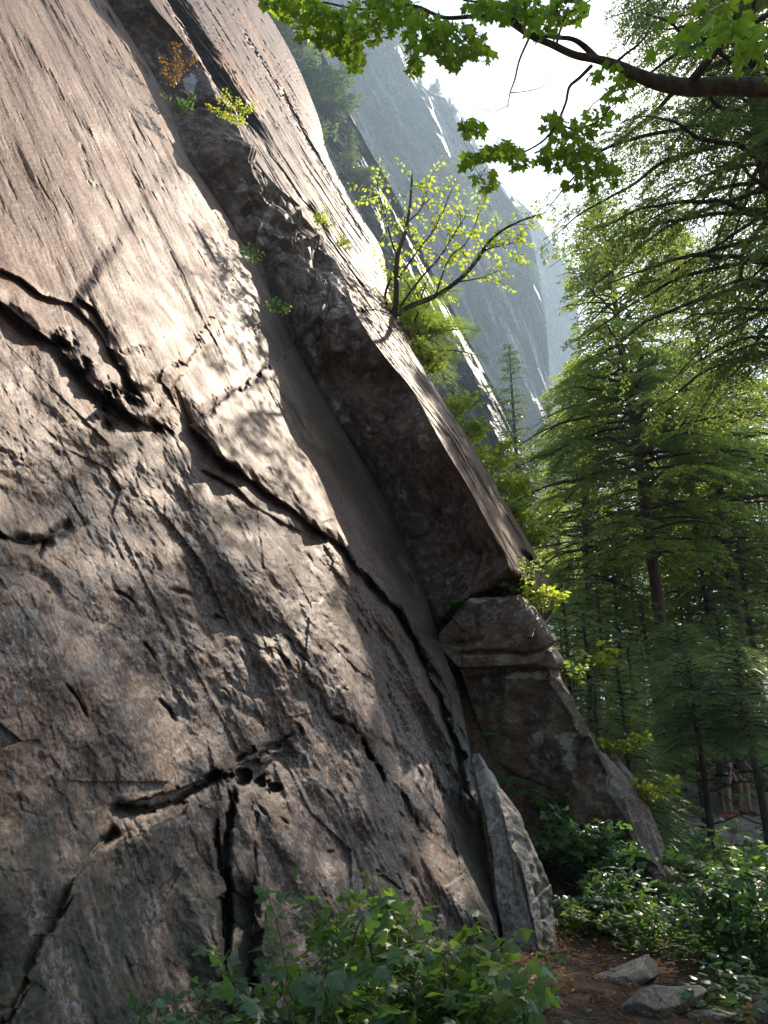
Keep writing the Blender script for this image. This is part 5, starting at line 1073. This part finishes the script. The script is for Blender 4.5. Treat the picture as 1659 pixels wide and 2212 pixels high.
# ------------------------------------------------------------------ conifers on the cliffs
def cliff_trees():
    rng = np.random.RandomState(61); b = np.zeros(3); tr = conifer(b, 9., 2.1, rng, crown0=.1, nbr=60, twig=.26, sprig=.34, droop=.2, rise=.1, trunk_r=.12, dens=1.3, dead=0, power=.8)
    proto = put_conifer(b, tr, 'conif_far', 'x', None, name='cliff_conifer'); tr = conifer(b, 8., 2.8, rng, crown0=.35, nbr=46, twig=.26, sprig=.36, droop=.0, rise=.35, trunk_r=.13, dens=1.5, dead=3, power=.45, bend=(-.6, 0))
    proto2 = put_conifer(b, tr, 'conif_far', 'x', None, name='cliff_conifer')
    dg = bpy.context.evaluated_depsgraph_get(); used = [0, 0]
    def hit(u, v, only=None):
        d = ray(u, v); o = Vector((0, 0, CAMZ)); dv = Vector(d).normalized(); tt = 0
        for _ in range(8):
            r = scene.ray_cast(dg, o, dv)
            if not r[0]: return None
            if r[4].name.startswith('cliff') and r[4].name != 'cliff_slab': return np.array(r[1])
            o = r[1] + dv * .02
        return None
    # (u, v of the foot, height in picture units, kind, label, group)
    top = 'conifers on the skyline of the cliff'; led = 'conifers on the ledges of the cliff'
    L = [(878, 98, 60, 0), (862, 76, 50, 0), (890, 122, 46, 1), (908, 190, 30, 0), (945, 216, 48, 0), (936, 210, 30, 1), (972, 244, 34, 0), (982, 258, 30, 1), (998, 290, 36, 0), (1010, 302, 44, 0), (1052, 374, 22, 0), (1108, 444, 20, 1), (1164, 500, 22, 0), (1196, 536, 34, 0), (1208, 556, 22, 1), (1222, 580, 40, 0), (1236, 600, 34, 0), (1244, 624, 40, 1), (1150, 484, 16, 0), (1080, 408, 18, 0)]
    L2 = [(852, 120, 60, 1), (870, 200, 50, 1), (838, 180, 60, 0), (812, 60, 60, 0), (836, 40, 60, 0), (880, 320, 60, 1), (860, 350, 60, 1), (905, 370, 60, 0), (925, 340, 40, 1), (885, 400, 70, 1), (1000, 420, 60, 0), (985, 460, 70, 1), (1015, 520, 60, 0), (1060, 560, 60, 1), (1090, 500, 40, 0), (1100, 620, 60, 0), (1070, 640, 60, 1), (960, 520, 60, 0), (1000, 620, 70, 1), (1120, 690, 50, 0), (1045, 700, 60, 0), (940, 300, 30, 0), (1150, 640, 40, 1), (970, 400, 40, 1), (1130, 560, 30, 0), (1085, 760, 50, 0)]
    front = [(640, 215, 240, 0, 'dense hazy pine hugging the top of the buttress'), (668, 330, 210, 0, 'hazy pine lower down behind the buttress skyline'), (612, 110, 200, 0, 'hazy pine at the very top left of the cliff'), (725, 300, 150, 1, 'crooked pine leaning out from the pale slabs'), (755, 410, 130, 0, 'sparse bare fir below the crooked pine'), (700, 260, 120, 0, 'small pine left of the crooked pine'), (790, 440, 80, 1, 'small pine under the sparse bare fir')]
    def put(u, v, h, k, lab, grp):
        p = hit(u, v)
        if p is None: p = hit(u - 8, v + 6)
        if p is None: p = hit(u - 16, v + 10)
        if p is None: return
        dist = (p - np.array([0, 0, CAMZ])) @ np.array([0, math.cos(PITCH), math.sin(PITCH)]); s = (2. if grp == led else 1.25) * h / F * dist / (9. if k == 0 else 8.); src = (proto, proto2)[k]
        if not used[k]: e = src; used[k] = 1
        else: e = copy_tree(src)
        e.location = tuple(p - np.array([0, 0, .3 * s])); e.scale = (s, s, s); e.rotation_euler = (0, 0, rng.rand() * 6); tag(e, lab, 'tree', grp)
    for a in front: put(*a, 'hazy pines behind the buttress')
    for a in L: put(*a, 'small far conifer growing along the skyline of the grey cliff', top)
    for a in L2: put(*a, 'hazy conifer clinging to a ledge in the face of the grey cliff', led)
cliff_trees()

# ------------------------------------------------------------------ two people on the trail
def skin(name, chains, mat, parent, sub=2):
    """chains: list of lists of (x, y, z, r); a point equal to an earlier one is shared"""
    import bmesh
    me = bpy.data.meshes.new(name); bm = bmesh.new(); keys = {}; rad = []
    for ch in chains:
        prev = None
        for (x, y, z, r) in ch:
            k = (round(x, 4), round(y, 4), round(z, 4))
            if k not in keys: keys[k] = bm.verts.new((x, y, z)); rad.append(r)
            if prev is not None and prev is not keys[k] and not bm.edges.get((prev, keys[k])): bm.edges.new((prev, keys[k]))
            prev = keys[k]
    bm.to_mesh(me); bm.free(); o = bpy.data.objects.new(name, me); col.objects.link(o)
    m = o.modifiers.new('s', 'SKIN'); 
    for i, r in enumerate(rad): o.data.skin_vertices[0].data[i].radius = (r, r)
    o.data.skin_vertices[0].data[0].use_root = True
    if sub:
        b = o.modifiers.new('b', 'SUBSURF'); b.levels = sub; b.render_levels = sub
    dg = bpy.context.evaluated_depsgraph_get(); dg.update(); ev = o.evaluated_get(dg); nm = bpy.data.meshes.new_from_object(ev); nm.name = name
    o.modifiers.clear(); o.data = nm; bpy.data.meshes.remove(me); nm.materials.clear(); nm.materials.append(mat)
    nm.polygons.foreach_set('use_smooth', np.ones(len(nm.polygons), bool)); o.parent = parent; return o
def ball(name, c, s, mat, parent, cut=None, seed=0):
    import bmesh
    bm = bmesh.new(); bmesh.ops.create_icosphere(bm, subdivisions=4, radius=1.); V = np.array([v.co for v in bm.verts]); F_ = np.array([[l.index for l in f.verts] for f in bm.faces]); bm.free()
    if cut is not None: V = cut(V)
    a = Acc(); a.add(V * np.asarray(s) + np.asarray(c), F_); return a.build(name, mat, parent, smooth=True, base=(0, 0, 0))
skin_m = plain_mat('skin', (.42, .24, .17), (.36, .20, .14), .5, 12)
cloth = lambda n, c: plain_mat(n, c, tuple(x * .75 for x in c), .9, 60, .004)
def person(loc, rz, label, shirt_c, leg_c, short, hair_c, arm, legs):
    e = empty('person', loc, label, 'person', 'people on the trail'); e.rotation_euler = (0, 0, rz)
    (lx, ly), (rx, ry) = legs; hip = .94
    A = []
    spine = [(0, 0, hip, .13), (0, .01, 1.10, .115), (0, .02, 1.28, .135), (0, .0, 1.42, .115), (0, 0, 1.50, .055), (0, -.02, 1.57, .055), (0, -.035, 1.64, .085), (0, -.03, 1.71, .09), (0, -.02, 1.765, .06)]
    A.append(spine)
    for s, (fx, fy) in ((-1, (lx, ly)), (1, (rx, ry))):
        A.append([(0, 0, hip, .13), (s * .09, 0, .88, .095), (s * .09 + (fx - s * .09) * .5, fy * .4 - .03, .48, .058), (s * .09 + (fx - s * .09) * .75, fy * .7, .30, .055), (fx, fy, .09, .038), (fx, fy + .02, .05, .04), (fx * 1.03, fy - .17, .03, .026)])
        el, ha = arm[0 if s < 0 else 1]
        A.append([(0, 0, 1.42, .115), (s * .17, 0, 1.42, .055), (s * el[0], el[1], el[2], .040), (s * ha[0], ha[1], ha[2], .026), (s * ha[0], ha[1] - .03, ha[2] - .05, .030)])
        h = np.array([s * ha[0], ha[1] - .03, ha[2] - .05])
        for q in range(4): 
            o_ = h + np.array([(q - 1.5) * .016, -.01, -.02]); A.append([tuple(h) + (.030,), tuple(o_ + np.array([0, -.01, -.03])) + (.010,), tuple(o_ + np.array([0, -.03, -.06 - .008 * (q in (1, 2))])) + (.009,), tuple(o_ + np.array([0, -.05, -.075])) + (.007,)])
        A.append([tuple(h) + (.030,), tuple(h + np.array([-s * .03, -.03, -.01])) + (.011,), tuple(h + np.array([-s * .035, -.05, -.035])) + (.008,)])
    skin('body', A, skin_m, e)
    sh = cloth('shirt cloth', shirt_c); S = [[(0, 0, hip - .02, .150), (0, .01, 1.10, .140), (0, .02, 1.28, .155), (0, 0, 1.41, .125), (0, 0, 1.47, .07)]]
    for s, k in ((-1, 0), (1, 1)):
        el = arm[k][0]; S.append([(0, 0, 1.41, .125), (s * .175, 0, 1.42, .075), (s * (.175 + (el[0] - .175) * .6), el[1] * .6, 1.42 + (el[2] - 1.42) * .6, .062)])
    skin('shirt', S, sh, e)
    tc = cloth('trouser cloth', leg_c); S = []
    for s, (fx, fy) in ((-1, (lx, ly)), (1, (rx, ry))):
        ch = [(0, 0, hip, .145), (s * .095, 0, .86, .112), (s * .09 + (fx - s * .09) * .5, fy * .4 - .03, .50, .085 if short else .078)]
        if not short: ch += [(s * .09 + (fx - s * .09) * .75, fy * .7, .30, .070), (fx, fy, .10, .062)]
        S.append(ch)
    skin('shorts' if short else 'trousers', S, tc, e)
    red = cloth('shoe red', (.45, .05, .03)); sole = cloth('shoe sole', (.03, .03, .03))
    for fx, fy in ((lx, ly), (rx, ry)):
        sh_ = skin('shoe', [[(fx, fy + .05, .06, .050), (fx * 1.01, fy - .05, .055, .048), (fx * 1.03, fy - .18, .04, .036)]], red, e)
        a = Acc(); th = np.linspace(0, 6.283, 24, endpoint=False); px = fx + .048 * np.sin(th); py = fy - .065 + .15 * np.cos(th)
        V = np.concatenate([np.stack([px, py, np.full(24, .002)], -1), np.stack([px, py, np.full(24, .022)], -1)]); i = np.arange(24); a.add(V, [np.stack([i, (i + 1) % 24, 24 + (i + 1) % 24, 24 + i], -1), i[None], (24 + i)[::-1][None]]); a.build('sole', sole, sh_, base=(0, 0, 0))
    def cut(V): 
        V = V.copy(); m = (V[:, 1] < -.25) & (V[:, 2] < .45); V[m] *= .86; return V
    ball('hair', (0, -.015, 1.705), (.094, .108, .105), cloth('hair', hair_c), e, cut)
    for s in (-1, 1): ball('ear', (s * .088, -.02, 1.66), (.012, .02, .03), skin_m, e)
    for s in (-1, 1): ball('eye', (s * .032, -.118, 1.675), (.012, .008, .009), cloth('eye', (.03, .02, .02)), e)
    ball('nose', (0, -.125, 1.645), (.013, .020, .022), skin_m, e); ball('mouth', (0, -.112, 1.605), (.024, .008, .006), cloth('lips', (.30, .09, .08)), e)
    # climbing harness
    hm = cloth('harness webbing', (.02, .02, .022)); a = Acc(); th = np.linspace(0, 6.283, 28)
    loop = np.stack([.168 * np.cos(th), .158 * np.sin(th), .985 + 0 * th], -1)
    for dz in (-.018, 0, .018): a.add(*tube(loop + np.array([0, 0, dz]), .012, 6, cap=False))
    for s in (-1, 1):
        lp = np.stack([s * .10 + .122 * np.cos(th), .122 * np.sin(th), .80 + .03 * np.cos(th) * -s], -1)
        a.add(*tube(lp, .018, 6, cap=False)); a.add(*tube(np.array([[s * .06, -.15, .98], [s * .04, -.15, .86], [s * .10, -.12, .80]]), .010, 5))
        for q in range(3):
            c = np.array([s * (.10 + .03 * q), .15 - .05 * q, .90]); t2 = np.linspace(0, 6.283, 12); a.add(*tube(c + np.stack([.006 * np.cos(t2) * 0, .022 * np.cos(t2), .05 * np.sin(t2) - .02], -1), .006, 5, cap=False))
    a.build('harness', hm, e, base=(0, 0, 0))
    return e
hang = ((.24, .02, 1.15), (.26, -.06, .92)); bent = ((.26, .03, 1.16), (.16, -.24, 1.06))
def foot(u, v):
    p = gpx(u, v); p[2] = ground_z(p[0], p[1]) + .14; return p
P_1 = at_t(1573, 1775, 18.6); P_1[2] = float(ground_z(P_1[0], P_1[1])) + .12
P_2 = at_t(1612, 1772, 19.2); P_2[2] = float(ground_z(P_2[0], P_2[1])) + .12
person(tuple(P_1), R(-60), 'person in grey T-shirt and khaki trousers with black harness and red shoes', (.075, .08, .085), (.30, .22, .13), False, (.05, .03, .02), (bent, hang), ((-.20, .12), (.20, -.14)))
person(tuple(P_2), R(20), 'person in dark brown shirt and tan shorts with bare legs and red shoes', (.055, .03, .02), (.33, .20, .10), True, (.04, .025, .02), (hang, bent), ((-.12, 0.), (.13, -.05)))

# ------------------------------------------------------------------ haze: one closed box round the whole place
def haze():
    a = Acc(); x0, x1, y0, y1, z0, z1 = -905, 905, -905, 905, -2., 330.
    V = [(x, y, z) for z in (z0, z1) for y in (y0, y1) for x in (x0, x1)]
    a.add(V, np.array([[0, 2, 3, 1], [4, 5, 7, 6], [0, 1, 5, 4], [2, 6, 7, 3], [0, 4, 6, 2], [1, 3, 7, 5]]))
    m = bpy.data.materials.new('haze'); m.use_nodes = True; t = m.node_tree; t.nodes.remove(t.nodes['Principled BSDF'])
    v = t.nodes.new('ShaderNodeVolumePrincipled'); v.inputs['Density'].default_value = .0013; v.inputs['Color'].default_value = (.55, .76, 1, 1); v.inputs['Anisotropy'].default_value = .35
    t.links.new(v.outputs[0], t.nodes['Material Output'].inputs['Volume']); o = a.build('haze', m); tag(o, kind='stuff')
haze()
